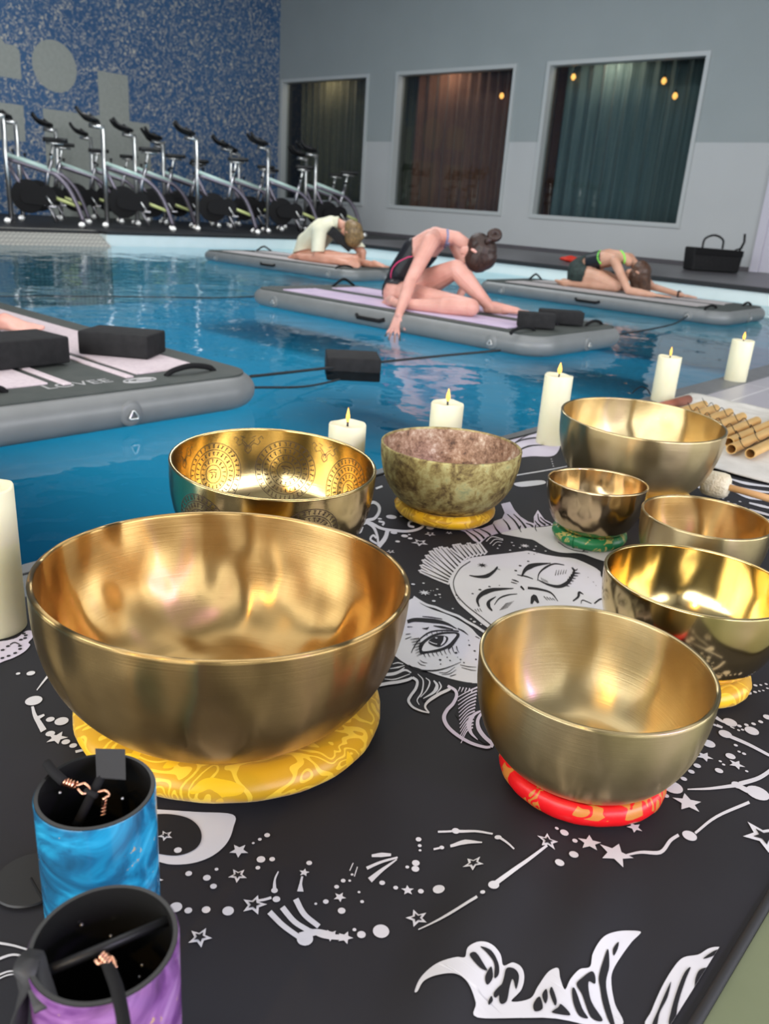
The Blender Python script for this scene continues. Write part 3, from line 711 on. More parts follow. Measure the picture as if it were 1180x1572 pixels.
# --- middle face
mid = [(719,856),(735,853),(772,850),(800,847.5),(812,847),(836,853),(858,857),(880,860),(900,868),(918,878),(930,893),(940,935),(900,975),(820,1000),(765,975),(742,960),(728,948),(714,936),(704,926),(697,914),(691,899),(690,888),(695,875),(707,864)]
blob(mid, 1, 1)
stroke([(722,860),(708,869),(700,880),(696,892),(698,906),(704,917),(718,932),(738,948),(760,966)], 1.3, 1.3, 3, 2)
z3 = z
for q, a, b, m_ in (([(370,374),(420,382),(470,378),(510,352),(530,328)], 1, 2, 6), ([(425,560),(415,520),(440,485),(490,462),(550,455),(620,452)], 2, 1, 8), ([(498,585),(480,560),(480,530),(520,500)], 2, 1, 6),
                    ([(510,550),(540,510),(590,490),(640,485)], 1, 1, 2.5), ([(665,385),(690,345),(740,325),(830,318)], 2, 1, 8), ([(755,410),(765,370),(800,340),(850,322),(905,330)], 1, 1, 3), ([(755,405),(820,435),(880,445),(930,420),(960,370),(950,345)], 1, 2, 6),
                    ([(700,450),(760,458),(830,480),(870,530)], 4, 1, 3), ([(640,375),(690,385),(730,400)], 1, 1, 2), ([(660,440),(680,462)], 3, 2, 3), ([(720,545),(735,505),(760,540)], 3, 3, 9), ([(955,530),(985,505),(990,480),(1015,492)], 2, 1, 4), ([(1000,545),(1010,525),(1060,545)], 1, 1, 1.5), ([(1075,545),(1110,520),(1140,525)], 2, 1, 2.5), ([(1110,360),(1120,390),(1128,410)], 1, 1, 5),
                    ([(945,345),(970,360),(980,352)], 1, 1, 1.5), ([(610,400),(650,415)], .8, .8, 2), ([(605,415),(640,425)], .8, .8, 1.5), ([(515,335),(545,345)], 1, .5, 1)):
    stroke(z3(q), a, b, 3, 2, 6, m_)
for k in range(6): stroke(z3([(905+k*9, 435-k*12), (935+k*12, 448-k*14)]), 3, .6, 3, 3)
for k in range(5): stroke(z3([(855+k*14, 385-k*2), (862+k*14, 355)]), 1.1, .5, 3, 2)
for k in range(4): stroke(z3([(775+k*10, 395+k*5), (785+k*10, 415+k*3)]), .9, .5, 3, 2)
for k in range(4): stroke(z3([(790+k*16, 500+k*4), (812+k*14, 525)]), 1.2, .5, 3, 2)
for k in range(5): stroke(z3([(540+k*8, 580-k*9), (590+k*8, 565-k*9)]), .9, .4, 3, 2)
for k in range(3): stroke(z3([(400+k*14, 575-k*2), (412+k*14, 590)]), 1.2, .5, 3, 2)
star(620+443/3.6875, 780+319/3.6875, 9, False, .5, 3, 3, 8, .3)
for x, y, r in ((430,458,3),(388,482,2.2),(484,440,2.6),(540,434,1.5),(632,352,2.8),(657,326,2.8),(702,304,2.4),(705,262,1.6),(735,268,1.4),(750,262,1.2),(298,492,2.4),(305,510,1.6),(313,520,1.2),(1070,425,1.2),(1085,445,1),(1040,400,1)): dot(620+x/3.6875, 780+y/3.6875, r*.8, 3, 2)
# --- band between the middle and the near face
z = ZF(560, 900, 5.9)
stroke(z([(440,95),(490,130),(560,168),(640,190),(720,225),(800,255),(850,275),(920,320),(1000,365),(1060,405),(1130,450)]), 3.6, 3.6, 1, 1)
star(560+540/5.9, 900+55/5.9, 10, False, .1, 1, 1, 8, .4)
for x, y, r in ((655,20,11),(675,70,13),(640,77,11),(682,98,7),(623,132,17),(795,203,9),(990,325,15),(960,300,10),(1050,350,9),(620,35,5),(597,35,6)): dot(560+x/5.9, 900+y/5.9, r/5.9)
dot(634, 896, 3); dot(650, 894, 2)
# --- near face with the open eye
face = [(634,918),(646,927),(662,935),(682,942),(700,950),(722,964),(742,982),(800,1010),(790,1060),(732,1048),(702,1042),(680,1036),(662,1030),(640,1022),(627,1018),(609,1006),(590,985),(610,940)]
blob(face, 1, 1)
for q, a, b, m_ in (([(385,320),(450,305),(560,310),(680,325),(760,350),(830,388)], 5, 1, 6.5), ([(620,358),(700,372),(800,392)], 1, 1, 3.5), ([(420,590),(445,540),(500,470),(600,410),(740,400),(850,410)], 1, 2, 2), 
                    ([(505,590),(500,530),(540,490),(620,445),(730,425),(830,430),(845,450),(800,520),(760,560)], 3, 2, 4), ([(520,275),(600,283),(700,300)], 1, 1, 1.6), ([(385,365),(430,365)], 1.5, .5, 1), ([(370,430),(415,425)], 1, .5, 1), ([(365,470),(420,450)], 1, .5, 1), ([(520,380),(560,382),(580,368)], .5, .5, 3), ([(840,385),(890,410),(935,445)], 1.5, .6, 2), ([(1000,458),(1040,478)], 1, .5, 1)):
    stroke(z(q), a, b, 3, 2, 6, m_)
z = ZF(560, 900, 4.917)
blob(z([(420,500),(415,450),(450,400),(520,360),(600,345),(690,350),(715,370),(690,410),(640,455),(560,485),(480,495)]), 3, 2)
blob(z([(440,485),(440,445),(480,405),(560,370),(640,362),(690,368),(665,405),(620,445),(550,470)]), 1, 3)
blob(z([(495,400),(560,375),(620,385),(625,410),(600,440),(560,458),(510,445),(480,425)]), 3, 4)
blob(z([(595,385),(612,400),(600,430),(570,450),(590,415)]), 1, 5); dot(560+538/4.917, 900+398/4.917, 1.8, 1, 6); stroke(z([(485,420),(520,435),(545,440)]), 1.2, 1, 1, 5)
for k in range(9):
    a = k/8; x = 440+250*a; y = 500-30*a-30*math.sin(a*PI)*0; stroke(z([(x, y-18), (x+8, y+10), (x+22, y+30)]), 1.6, .4, 3, 3)
for k in range(7): x = 350+k*8; stroke(z([(x+60, 400+k*16-10), (x+10, 395+k*19), (x-8, 398+k*20)]), 1.5, .4, 3, 3)
for k in range(6): x = 470+k*38; stroke(z([(x, 372-k*7), (x-6, 352-k*6)]), 1.2, .6, 3, 3)
for x, y, r in ((782,410,5),(788,444,8),(828,487,9),(838,548,8),(688,497,11),(568,546,10),(622,528,6),(643,552,7),(572,577,6),(722,546,7),(748,570,7),(700,530,4)): dot(560+x/4.917, 900+y/4.917, r/4.917, 3, 2)
for q, m_ in (([(330,580),(400,615),(520,625),(620,605),(725,565)], 2.2), ([(400,560),(425,580),(460,588)], 1), ([(415,545),(440,562),(470,568)], 1), ([(560,640),(620,640),(680,600)], 1), ([(580,655),(640,650),(690,620)], 1), ([(640,670),(690,655)], 1.2), ([(720,585),(780,600),(840,605)], 1), ([(730,605),(800,625),(840,630)], 1)): stroke(z(q), .6, .5, 3, 2, 5, m_)
# --- flame beard under the near face
poly(z([(850,722),(700,705),(560,668),(430,635),(330,600),(240,520),(215,545),(160,650),(110,735),(250,712),(360,680),(400,740),(440,860),(470,850),(530,820),(620,770),(680,790),(720,860),(680,960),(760,1080),(900,1190),(935,1190),(880,1100),(870,960),(900,900)]), 3, 1)
for q, a, b, m_ in (([(105,738),(180,722),(250,712),(320,695),(360,678)], 5, 4, 5), ([(360,676),(395,705),(385,760),(345,820),(330,860),(360,905),(420,935),(485,952)], 4, 2, 4.5), ([(485,952),(455,905),(480,860),(560,805),(640,765),(632,742)], 2, 4, 5),
                    ([(625,742),(680,775),(692,820),(665,880),(620,930),(597,990),(625,1060),(700,1130),(800,1190),(900,1222),(945,1222)], 4, 4, 6), ([(950,1225),(955,1195),(900,1140),(860,1080),(850,1020),(870,970),(905,940)], 5, 3, 6.5), ([(890,930),(820,970),(785,1040),(800,1110),(850,1165)], 2, 1, 8),
                    ([(135,660),(220,650),(300,620),(350,640)], 4, 2, 4), ([(160,650),(240,640),(300,600)], 2, 1, 4), ([(190,610),(250,600),(300,585)], 1, 1, 2.5), ([(210,575),(250,565),(290,575)], 1, 1, 2), ([(150,690),(230,690),(340,650)], 1, 1, 2),
                    ([(400,650),(440,700),(430,790),(395,850),(410,890)], 1, 1, 2.5), ([(460,680),(490,710),(470,770),(420,830)], 1, 1, 2.5), ([(520,700),(545,740),(520,790),(440,840)], 2, 1, 6), ([(560,710),(575,750),(540,800)], 1.5, 1, 2.5)):
    stroke(z(q), a, b, 2 if q[0][0] > 600 else 1, 2, 6, m_)
for k in range(13):
    y0 = 755+k*26; x0 = 850-k*3; stroke(z([(x0, y0), (x0-70+k*2, y0+30), (x0-150+k*5, y0+75+k*4)]), 2.6, 1.2, 2, 2)
for k in range(5): stroke(z([(720+k*24, 752+k*3), (705+k*24, 785+k*3)]), 2, 1, 2, 2)
# --- prints on the far part
z = ZF(800, 480, 3.105)
blob([(770,690),(785,672),(805,664),(830,655),(850,660),(860,680),(850,700),(815,700),(780,702)], 2, 1)
for q in ([(775,690),(800,676),(830,672),(850,680)], [(785,697),(810,686),(835,684)], [(790,680),(815,664),(835,662)]): stroke(q, 1, 1, 3, 2, 5, 2.5)
stroke([(745,742),(790,730),(835,722),(870,716)], 1, 1, 1, 1, 5, 2); blob([(790,742),(830,738),(835,744),(800,748)], 1, 1)
for k in range(4): dot(846+k*1, 705+k*3.4, 1.3)
for q in ([(1120,735),(1145,742),(1185,748)], [(1118,742),(1140,750),(1190,757)], [(1125,752),(1150,762),(1190,768)], [(1060,740),(1075,748),(1090,752)], [(1150,770),(1190,780)], [(1140,785),(1170,795),(1190,800)], [(1150,780),(1190,792)]): stroke(q, 2, 2, 1, 1, 5, 4)
for x, y, r in ((1065,735,2.5),(1072,742,2),(1060,750,2),(1118,768,2),(1128,772,2.5),(1136,768,2),(1144,778,2.5),(1125,781,2),(1110,764,1.5)): dot(x, y, r)
star(1124, 776, 5, True)
# --- left bottom edge
for q, a, b in (([(-5,1452),(20,1456),(42,1462)], 4, 3), ([(-5,1478),(20,1470),(45,1474)], 4, 3), ([(-5,1502),(15,1495),(35,1496)], 3, 2), ([(-5,1508),(15,1500),(40,1500)], 2, 2)): stroke(q, a, b)

# cloth with its print in one mesh: every ink area follows the cloth
bm = bmesh.new(); nx, ny = 110, 240; grid = []
for i in range(nx+1):
    x = MX0+(MX1-MX0)*i/nx; grid.append([bm.verts.new((x, MY0+(MY1-MY0)*j/ny, zc(x, MY0+(MY1-MY0)*j/ny))) for j in range(ny+1)])
for i in range(nx):
    for j in range(ny): bm.faces.new((grid[i][j], grid[i+1][j], grid[i+1][j+1], grid[i][j+1]))
def inside(x, y): return MX0+.004 < x < MX1-.012 and MY0+.004 < y < MY1-.004
for pts, m_, lv in inks:
    pts = [(min(max(x, MX0+.006), MX1-.013), min(max(y, MY0+.006), MY1-.006)) for x, y in pts]
    cl = []
    for p in pts:
        if not cl or (abs(p[0]-cl[-1][0])+abs(p[1]-cl[-1][1])) > 1e-5: cl.append(p)
    if len(cl) < 3: continue
    vv = [Vector((x, y, 0)) for x, y in cl]
    tris = geometry.tessellate_polygon([vv])
    bs = bmesh.new(); vs = [bs.verts.new(v) for v in vv]
    for t in tris:
        try: bs.faces.new([vs[i] for i in t])
        except ValueError: pass
    for _ in range(8):
        es = [e for e in bs.edges if e.calc_length() > .011]
        if not es: break
        bmesh.ops.subdivide_edges(bs, edges=es, cuts=1, use_grid_fill=False); bmesh.ops.triangulate(bs, faces=bs.faces)
    mp = {}
    for v in bs.verts: mp[v] = bm.verts.new((v.co.x, v.co.y, zc(v.co.x, v.co.y)+.0006*lv+.0006))
    for f in bs.faces:
        try: nf = bm.faces.new([mp[v] for v in f.verts])
        except ValueError: continue
        nf.normal_update()
        if nf.normal.z < 0: nf.normal_flip()
        nf.material_index = m_
    bs.free()
tap = link('tapestry', bm, ['cloth_black', 'print_white', 'print_lilac', 'print_ink'])
tag(tap, 'black cloth printed with white stars and sleepy moon faces under the bowls', 'tapestry')
bm = bmesh.new()
tube(bm, [(MX1, MY0+k*.1, zc(MX1, MY0+k*.1)) for k in range(int((MY1-MY0)/.1)+1)], .0045, 8)
tube(bm, [(MX0, MY0+k*.1, zc(MX0, MY0+k*.1)+.001) for k in range(int((MY1-MY0)/.1)+1)], .003, 8)
link('hem', bm, 'hem', tap)
bm = bmesh.new(); box(bm, MX1+.0046, 3.6, -3.2, 1.95, 0, .004)
tag(link('rubber_mat', bm, 'olive_rubber', smooth=False), 'smooth olive green floor covering beyond the right hem of the black cloth', 'floor mat')
# white linen under the pipes
bm = bmesh.new(); g_ = []
for i in range(60):
    row = []
    for j in range(50):
        x = -1.13+1.35*i/59; y = 2.085+.93*j/49
        y2 = y + .012*math.sin(x*13)*(1-j/49); row.append(bm.verts.new((x, y2, .012+.004*noise.noise(Vector((x*9, y*9, 0)))+.003*noise.noise(Vector((x*22, y*22, 5))))))
    g_.append(row)
for i in range(59):
    for j in range(49): bm.faces.new((g_[i][j], g_[i+1][j], g_[i+1][j+1], g_[i][j+1]))
ln_ = link('linen_cloth', bm, 'linen'); md = ln_.modifiers.new('t', 'SOLIDIFY'); md.thickness = .003; md.offset = -1
tag(ln_, 'crumpled white cloth on the deck under the copper pipes', 'cloth')

# ================================================================ cushions, bowls
def cushion(x, y, r, tr, tz, m, label, seed=0):
    bm = bmesh.new(); rnd = random.Random(seed); n = 96; k = 20; ph = rnd.random()*6
    rings = []
    for i in range(n):
        a = i*2*PI/n; s = 1+.015*math.sin(a*3+ph)+.02*math.exp(-((a-(ph % 6))*9)**2)*-1
        pk = 1+.012*math.sin(a*23+ph)
        rings.append([bm.verts.new(((r-tr+tr*math.cos(b)*pk)*s*math.cos(a), (r-tr+tr*math.cos(b)*pk)*s*math.sin(a), tz+tz*math.sin(b)*(1+.05*math.sin(a*5+ph)))) for b in [j*2*PI/k for j in range(k)]])
    for i in range(n):
        A, B = rings[i], rings[(i+1) % n]
        for j in range(k): bm.faces.new((A[j], B[j], B[(j+1) % k], A[(j+1) % k]))
    c, bw, base, nrm = min(BOWLS, key=lambda q: (q[0]-Vector((x, y, 0))).length)
    for v in bm.verts:                      # the bowl presses its hollow into the ring
        p = Vector((x+v.co.x, y+v.co.y, v.co.z+.0075)); lc = bw.root.rotation_euler.to_matrix().transposed() @ (p-bw.root.location); rr = math.hypot(lc.x, lc.y); zz = 0.0
        while zz < .08 and bw.rad(zz+.0001) < rr: zz += .001
        if lc.z > zz-.0015: v.co.z -= lc.z-(zz-.0015)
    root = link('ring_cushion', bm, m); root.location = (x, y, .0075)
    bm = bmesh.new(); a0 = ph % 6; rr = r-tr
    pts = [((rr+(tr+.0006)*math.cos(b))*math.cos(a0), (rr+(tr+.0006)*math.cos(b))*math.sin(a0), tz+(tz+.0006)*math.sin(b)) for b in [-1.3+j*2.0/14 for j in range(15)]]
    tube(bm, pts, .0011, 6); link('seam', bm, m, root)
    tag(root, label, 'cushion', 'brocade ring cushions under the bowls'); return root

BOWLS = []
class Bowl:
    def __init__(s, x, y, r, rimz, tilt, mo, mi, label, base=.034, th=.0045, n=2.25, flat=.42, wob=.0, seed=0, group='metal singing bowls'):
        s.r, s.h, s.th, s.ex, s.flat = r, rimz-base, th, n, flat
        tx, ty = math.tan(math.radians(tilt[0])), math.tan(math.radians(tilt[1])); nrm = Vector((-tx, -ty, 1)).normalized()
        s.root = empty('singing_bowl', Vector((x, y, rimz))-nrm*s.h)
        s.root.rotation_euler = nrm.to_track_quat('Z', 'Y').to_euler()
        tag(s.root, label, 'singing bowl', group)
        rnd = random.Random(seed); dents = [(rnd.random()*2*PI, rnd.uniform(.15, .95)*s.h, rnd.uniform(.012, .03)*r/.2, rnd.uniform(-1, 1)) for _ in range(60)]
        def wobf(sign):
            def f(rr, z, a):
                d = 0
                if wob:
                    for da, dz, dr, am in dents:
                        u = ((a-da+PI) % (2*PI)-PI)*rr; q = (u*u+(z-dz)**2)/(dr*dr)
                        if q < 14: d += am*math.exp(-q)
                return rr + wob*d*min(1, (s.h-z)/(.1*s.h)), z
            return f
        BOWLS.append((Vector((x, y, 0)), s, base, nrm)); N_ = 160; K = 44
        out = [(0, 0)]+[(s.rad(z), z) for z in [s.h*(1-math.cos(PI/2*i/K)) for i in range(1, K+1)]]
        inn = [(s.rin(z), z) for z in [th+(s.h-th)*(1-math.cos(PI/2*i/K)) for i in range(K, 0, -1)]]+[(0, th)]
        bm = bmesh.new(); lathe(bm, out, N_, 0, wob=wobf(1)); s.body = link('bowl_wall', bm, mo, s.root)
        bm = bmesh.new(); lathe(bm, inn, N_, 0, wob=wobf(1)); link('bowl_inside', bm, mi, s.root)
        bm = bmesh.new(); h = s.h; b = .0008
        lathe(bm, [(r-.0002, h-.004), (r+.0003, h-.001), (r-b, h+b), (r-th+b, h+b), (r-th-.0003, h-.001), (r-th+.0002, h-.004)], N_)
        link('rim', bm, mo, s.root)
    def rad(s, z):
        t = max(0.0, min(1.0, 1-z/s.h)); q = (1-t**s.ex)**(1/s.ex)
        return s.r*(s.flat*min(1, z/(.02*s.h))**.5*(1-q) + q) if q < 1 else s.r
    def rin(s, z): 
        t = max(0.0, min(1.0, 1-(z-s.th)/(s.h-s.th))); q = (1-t**s.ex)**(1/s.ex)
        return (s.r-s.th)*(s.flat*min(1, (z-s.th)/(.02*s.h))**.5*(1-q) + q) if q < 1 else s.r-s.th
    def surf(s, th0, z0, u, v, inside=True):
        """point on the wall, u metres round and v metres along from (angle, height)"""
        fr = s.rin if inside else s.rad; z = z0; rem = abs(v); st = .001*(1 if v > 0 else -1)
        while rem > 0:
            r1 = fr(z); r2 = fr(z+st); L = math.hypot(r2-r1, st); z += st*min(1, rem/L); rem -= L
            if z > s.h or z < s.th+.002: break
        r_ = fr(min(z, s.h)); off = -.0003 if inside else .0003
        a = th0+u/max(fr(z0), .01)*(-1 if inside else 1)
        return Vector(((r_+off)*math.cos(a), (r_+off)*math.sin(a), z+(.0002 if inside else -.0001)))

Bowl(-.652, .501, .2015, .197, (.4, -2.6), 'brass_brushed', 'brass_brushed', 'largest brushed brass bowl in the left foreground with dented sides', base=.036, th=.0060, wob=.0016, seed=1)
om = Bowl(-.970, .842, .168, .182, (-3.6, .3), 'brass_engraved', 'brass_engraved', 'polished brass bowl engraved inside with round mandalas', base=.032, th=.0055, n=2.6)
Bowl(-.915, 1.250, .1385, .155, (.4, -.3), 'patina', 'patina_inside', 'old weathered bowl with a green and brown patina', base=.030, th=.0045, wob=.0008, seed=2, n=2.15)
Bowl(-.722, 1.677, .1755, .190, (-1.7, 1.0), 'brass_pale', 'brass_pale', 'wide brushed brass bowl beside the copper pipes', base=.032, th=.0050, wob=.0008, seed=3)
Bowl(-.650, 1.360, .0925, .129, (2.1, -1.4), 'brass_antique', 'brass_antique', 'smallest hammered silvery brass bowl on a green cushion', base=.030, th=.0035, wob=.0012, seed=4, n=2.1)
Bowl(-.430, 1.325, .105, .134, (0, 0), 'brass_pale', 'brass_brushed', 'plain brushed bowl at the right edge behind the polished one', base=.028, th=.0040, n=2.5, seed=5)
Bowl(-.322, 1.012, .1200, .154, (.2, -1.2), 'brass_mirror', 'brass_mirror', 'mirror polished brass bowl at the right edge of the photo', base=.032, th=.0040, n=2.2, wob=.0005, seed=6)
Bowl(-.308, .712, .1220, .154, (-1.2, .6), 'brass_pale', 'brass_pale', 'brushed brass bowl at the front right on a red cushion', base=.033, th=.0045, wob=.0004, seed=7, n=2.35)

cushion(-.655, .512, .175, .034, .0215, 'brocade_yellow', 'large yellow brocade ring cushion under the largest bowl', 3)
cushion(-.305, .712, .089, .026, .020, 'brocade_red', 'red ring cushion with gold flowers under the front right bowl', 4)
cushion(-.917, 1.252, .102, .024, .016, 'brocade_yellow', 'yellow brocade ring cushion under the weathered green bowl', 5)
cushion(-.651, 1.362, .071, .022, .016, 'brocade_green', 'green brocade ring cushion with gold leaves under the smallest bowl', 6)
cushion(-.705, 1.655, .128, .024, .018, 'brocade_yellow', 'yellow ring cushion mostly hidden under the bowl near the copper pipes', 7)
cushion(-.95, .83, .10, .024, .016, 'brocade_yellow', 'yellow ring cushion hidden behind the largest bowl', 8)
cushion(-.315, 1.01, .088, .024, .016, 'brocade_yellow', 'yellow ring cushion under the polished bowl at the right edge', 9)
cushion(-.43, 1.33, .07, .02, .014, 'brocade_yellow', 'yellow ring cushion hidden under the plain bowl at the right edge', 10)

# engravings of the mandala bowl
bm = bmesh.new(); rnd = random.Random(5)
def ribbon(pts, wd):
    L = len(pts); a = []
    for i in range(L):
        t = (pts[min(i+1, L-1)]-pts[max(i-1, 0)]).normalized(); nr = Vector((pts[i].x, pts[i].y, 0)).normalized()
        if pts[i].z < .05: nr = (nr+Vector((0, 0, -.6))).normalized()
        s_ = t.cross(nr).normalized()*wd/2; a.append((bm.verts.new(pts[i]+s_), bm.verts.new(pts[i]-s_)))
    for p, q in zip(a, a[1:]): bm.faces.new((p[0], q[0], q[1], p[1]))
def draw(th0, z0, uv, wd, inside=True): ribbon([om.surf(th0, z0, u, v, inside) for u, v in uv], wd)
def mandala(th0, z0, R_, inside=True):
    for f in (1, .78, .52, .29): draw(th0, z0, [(R_*f*math.cos(a*PI/28), R_*f*math.sin(a*PI/28)) for a in range(57)], .0012, inside)
    for f, cnt, sz in ((.89, 34, .0062), (.65, 26, .0062), (.41, 17, .0058)):
        for i in range(cnt):
            a = 2*PI*i/cnt; c = Vector((R_*f*math.cos(a), R_*f*math.sin(a))); e = Vector((math.cos(a), math.sin(a))); t = Vector((-e.y, e.x))
            k = rnd.choice((0, 1, 2, 3))
            A = c+e*sz*.5-t*sz*.35; B = c+e*sz*.5+t*sz*.35
            draw(th0, z0, [A, B], .0013, inside)
            draw(th0, z0, [c+e*sz*.5+t*sz*rnd.uniform(-.2, .2), c-e*sz*.5+t*sz*rnd.uniform(-.3, .3)], .0015, inside)
            if k > 1: draw(th0, z0, [c, c+t*sz*.35-e*sz*.2, c-e*sz*.45], .0012, inside)
    r = R_*.2
    draw(th0, z0, [(-r*.8, r*.6), (0, r*.75), (r*.8, r*.5)], .0017, inside); draw(th0, z0, [(-r*.6, r*.4), (-r*.1, r*.3), (-r*.3, 0), (0, -r*.2), (-r*.5, -r*.6)], .0019, inside); draw(th0, z0, [(r*.1, r*.3), (r*.6, r*.1), (r*.3, -r*.7)], .0017, inside)
for k in range(7): mandala(math.radians(148+51.4*k), .075, .056)
for k in range(7):
    t0 = math.radians(148+25.7+51.4*k); z0 = .022; s_ = .006
    for i in range(-1, 2):
        draw(t0, z0, [(-2*s_+i*s_, 2*s_+i*s_-s_), (s_+i*s_, -s_*2+i*s_)], .0013); draw(t0, z0, [(-s_*2-i*s_, -s_*2+i*s_+s_), (s_-i*s_, s_*2+i*s_)], .0013)
    for sg in (-1, 1):
        z1 = .122; draw(t0, z1, [(0, -.018), (sg*.006, -.012), (sg*.005, -.004), (sg*.010, .002), (sg*.018, -.002), (sg*.022, .004), (sg*.018, .010), (sg*.024, .015), (sg*.027, .010)], .0011)
        draw(t0, z1, [(0, -.006), (sg*.004, .001), (sg*.012, .008), (sg*.006, .012), (sg*.014, .015)], .0011); draw(t0, z1, [(sg*.002, -.01), (sg*.003, -.004), (0, -.002)], .0011)
link('engraving', bm, 'engraving_ink', om.root)['label'] = 'dark engraved mandalas, knots and masks inside the bowl'
bm = bmesh.new()
for k in range(6): mandala(math.radians(14+60*k), .085, .05, False)
link('engraving', bm, 'engraving_ink', om.root)['label'] = 'dark engraved mandalas round the outside'

# ================================================================ candles
def candle(x, y, r, h, label, z0=0.0, seed=0):
    root = empty('flameless_candle', (x, y, z0), seed); tag(root, label, 'candle', 'ivory pillar candles along the pool edge')
    bm = bmesh.new()
    lathe(bm, [(0, 0), (r-.002, 0), (r, .002), (r, h-.003), (r-.001, h-.0008), (r-.003, h), (r-.006, h-.002), (r*.6, h-.005), (0, h-.006)], 48,
          wob=lambda rr, z, a: (rr, z+(.0012*math.sin(a*2+seed)+.0008*math.sin(a*5) if z > h-.004 else 0)))
    link('wax_body', bm, 'wax', root, auto=60)
    bm = bmesh.new(); tube(bm, [(0, 0, h-.008), (0, 0, h+.006)], .0022, 8); link('wick', bm, 'wick', root)
    bm = bmesh.new(); lathe(bm, [(0, h+.002), (.0032, h+.004), (.0058, h+.010), (.0056, h+.016), (.0036, h+.024), (.0012, h+.031), (0, h+.034)], 16); fl = link('flame', bm, 'flame', root)
    fl.scale = (1, .65, 1)
def candle_px(px, py, X, r, label, seed=0, z0=0.0):
    d = rd(px, py); p = O+d*(X/d.x); candle(p.x, p.y, r, p.z-z0, label, z0, seed)
pl = P(-4, 968, .0); candle(pl.x, pl.y, .0385, .206, 'tall candle cut by the left edge of the photo', .0048, 1)
candle_px(533.5, 650, -1.125, .0385, 'candle behind the mandala bowl', 2, .0048)
candle_px(687, 618, -1.125, .0385, 'candle behind the weathered bowl', 3, .0048)
candle_px(858, 575.5, -1.085, .0378, 'tall candle left of the wide bowl by the pool edge', 4, .0048)
candle_px(1028.5, 547, -1.150, .0400, 'candle behind the wide bowl where the white cloth begins', 5, .003)
candle_px(1141, 522, -1.150, .0440, 'farthest candle alone on the grey deck tiles', 6)

# ================================================================ copper pipes on the linen
root = empty('tubular_chime', (-.85, 2.6, .02)); tag(root, 'row of copper coloured pipes strung together on the white cloth', 'wind chime')
ends = [(1080, 622), (1098, 628), (1119, 634), (1139, 640.5), (1161, 647)]
xs = [P(a, b, .03).x for a, b in ends]; ye = [P(a, b, .03).y for a, b in ends]; dx = (xs[-1]-xs[0])/4
e1 = P(1122, 690, .03); e2 = P(1151, 697, .03)
pr = .0142
items = [(xs[i], ye[i]+.0, 2.56-.045*i) for i in range(5)]
items += [(xs[4]+.045, 2.98, e1.y+.07), (e1.x, 3.04, e1.y), (e2.x, 3.08, e2.y)]
for x, ya, yb in items:
    bm = bmesh.new(); A = Vector((x, ya, .0315))-root.location; B = Vector((x, yb, .0315))-root.location; rings = []
    for yy, rr in ((A.y, pr), (B.y, pr), (B.y, pr-.0025), (B.y+.08, pr-.0025)): rings.append([bm.verts.new((A.x+rr*math.cos(k*PI/12), yy, A.z+rr*math.sin(k*PI/12)-.0+0)) for k in range(24)])
    rings.append([bm.verts.new((A.x+(pr-.0025)*math.cos(k*PI/12), A.y-.05, A.z+(pr-.0025)*math.sin(k*PI/12))) for k in range(24)]); rings.append([bm.verts.new((A.x+(pr-.0025)*math.cos(k*PI/12), A.y, A.z+(pr-.0025)*math.sin(k*PI/12))) for k in range(24)])
    for i in range(len(rings)):
        P0, P1 = rings[i], rings[(i+1) % len(rings)]
        for k in range(24): bm.faces.new((P0[k], P0[(k+1) % 24], P1[(k+1) % 24], P1[k]))
    bmesh.ops.recalc_face_normals(bm, faces=bm.faces); link('pipe', bm, 'brass_pipe', root, auto=40)
for yo in (.04, .16):
    bm = bmesh.new(); pts = []
    for i, (x, ya, yb) in enumerate(items):
        pts += [(x-root.location.x, yb+yo-root.location.y, .0455-.02+pr-.0015), (x+dx*.5-root.location.x, yb+yo-.01-root.location.y, .016)]
    tube(bm, smooth_path(pts[:-1], 4), .0011, 6); link('cord', bm, 'black_cord', root)
bm = bmesh.new(); p = P(1052, 617, .02)-root.location; tube(bm, [(p.x, p.y+.02, .006), (p.x-.002, p.y-.24, .006)], [.016, .018], 12); link('wooden_bar', bm, 'redwood', root)['label'] = 'dark reddish wooden bar'
p = P(981, 608, 0)
bm = bmesh.new(); tube(bm, smooth_path([(p.x-.02, p.y-.02, .008), (p.x-.015, p.y-.01, .02), (p.x, p.y, .034), (p.x+.02, p.y+.012, .028), (p.x+.03, p.y+.02, .012), (p.x+.05, p.y+.0, .015)], 6), .0022, 6)
tag(link('cord_loop', bm, 'black_cord'), 'small loop of black cord standing up behind the wide bowl', 'cord')

# mallet
hc = P(1098, 745, .036); h2 = P(1182, 768, .03); d = Vector((h2.x-hc.x, h2.y-hc.y, 0)).normalized()
root = empty('felt_mallet', (hc.x, hc.y, .0385), math.atan2(d.y, d.x)); tag(root, 'mallet with a pale felt head and wooden handle lying beside the wide bowl', 'mallet')
bm = bmesh.new(); prof = [(0, -.030), (.020, -.030), (.027, -.024), (.030, -.012), (.030, .012), (.027, .024), (.020, .030), (0, .030)]
rnd = random.Random(3)
lathe(bm, [(r, z) for r, z in prof], 40, wob=lambda r, z, a: (r+rnd.uniform(-.0009, .0009), z+rnd.uniform(-.0009, .0009)))
bmesh.ops.transform(bm, matrix=Matrix.Rotation(PI/2, 4, 'Y'), verts=bm.verts); link('felt_head', bm, 'felt', root)
bm = bmesh.new(); tube(bm, [(.028, 0, 0), (.10, 0, -.004), (.20, 0, -.012), (.23, 0, -.014)], [.0075, .008, .0095, .007], 16); link('handle', bm, 'beech', root)

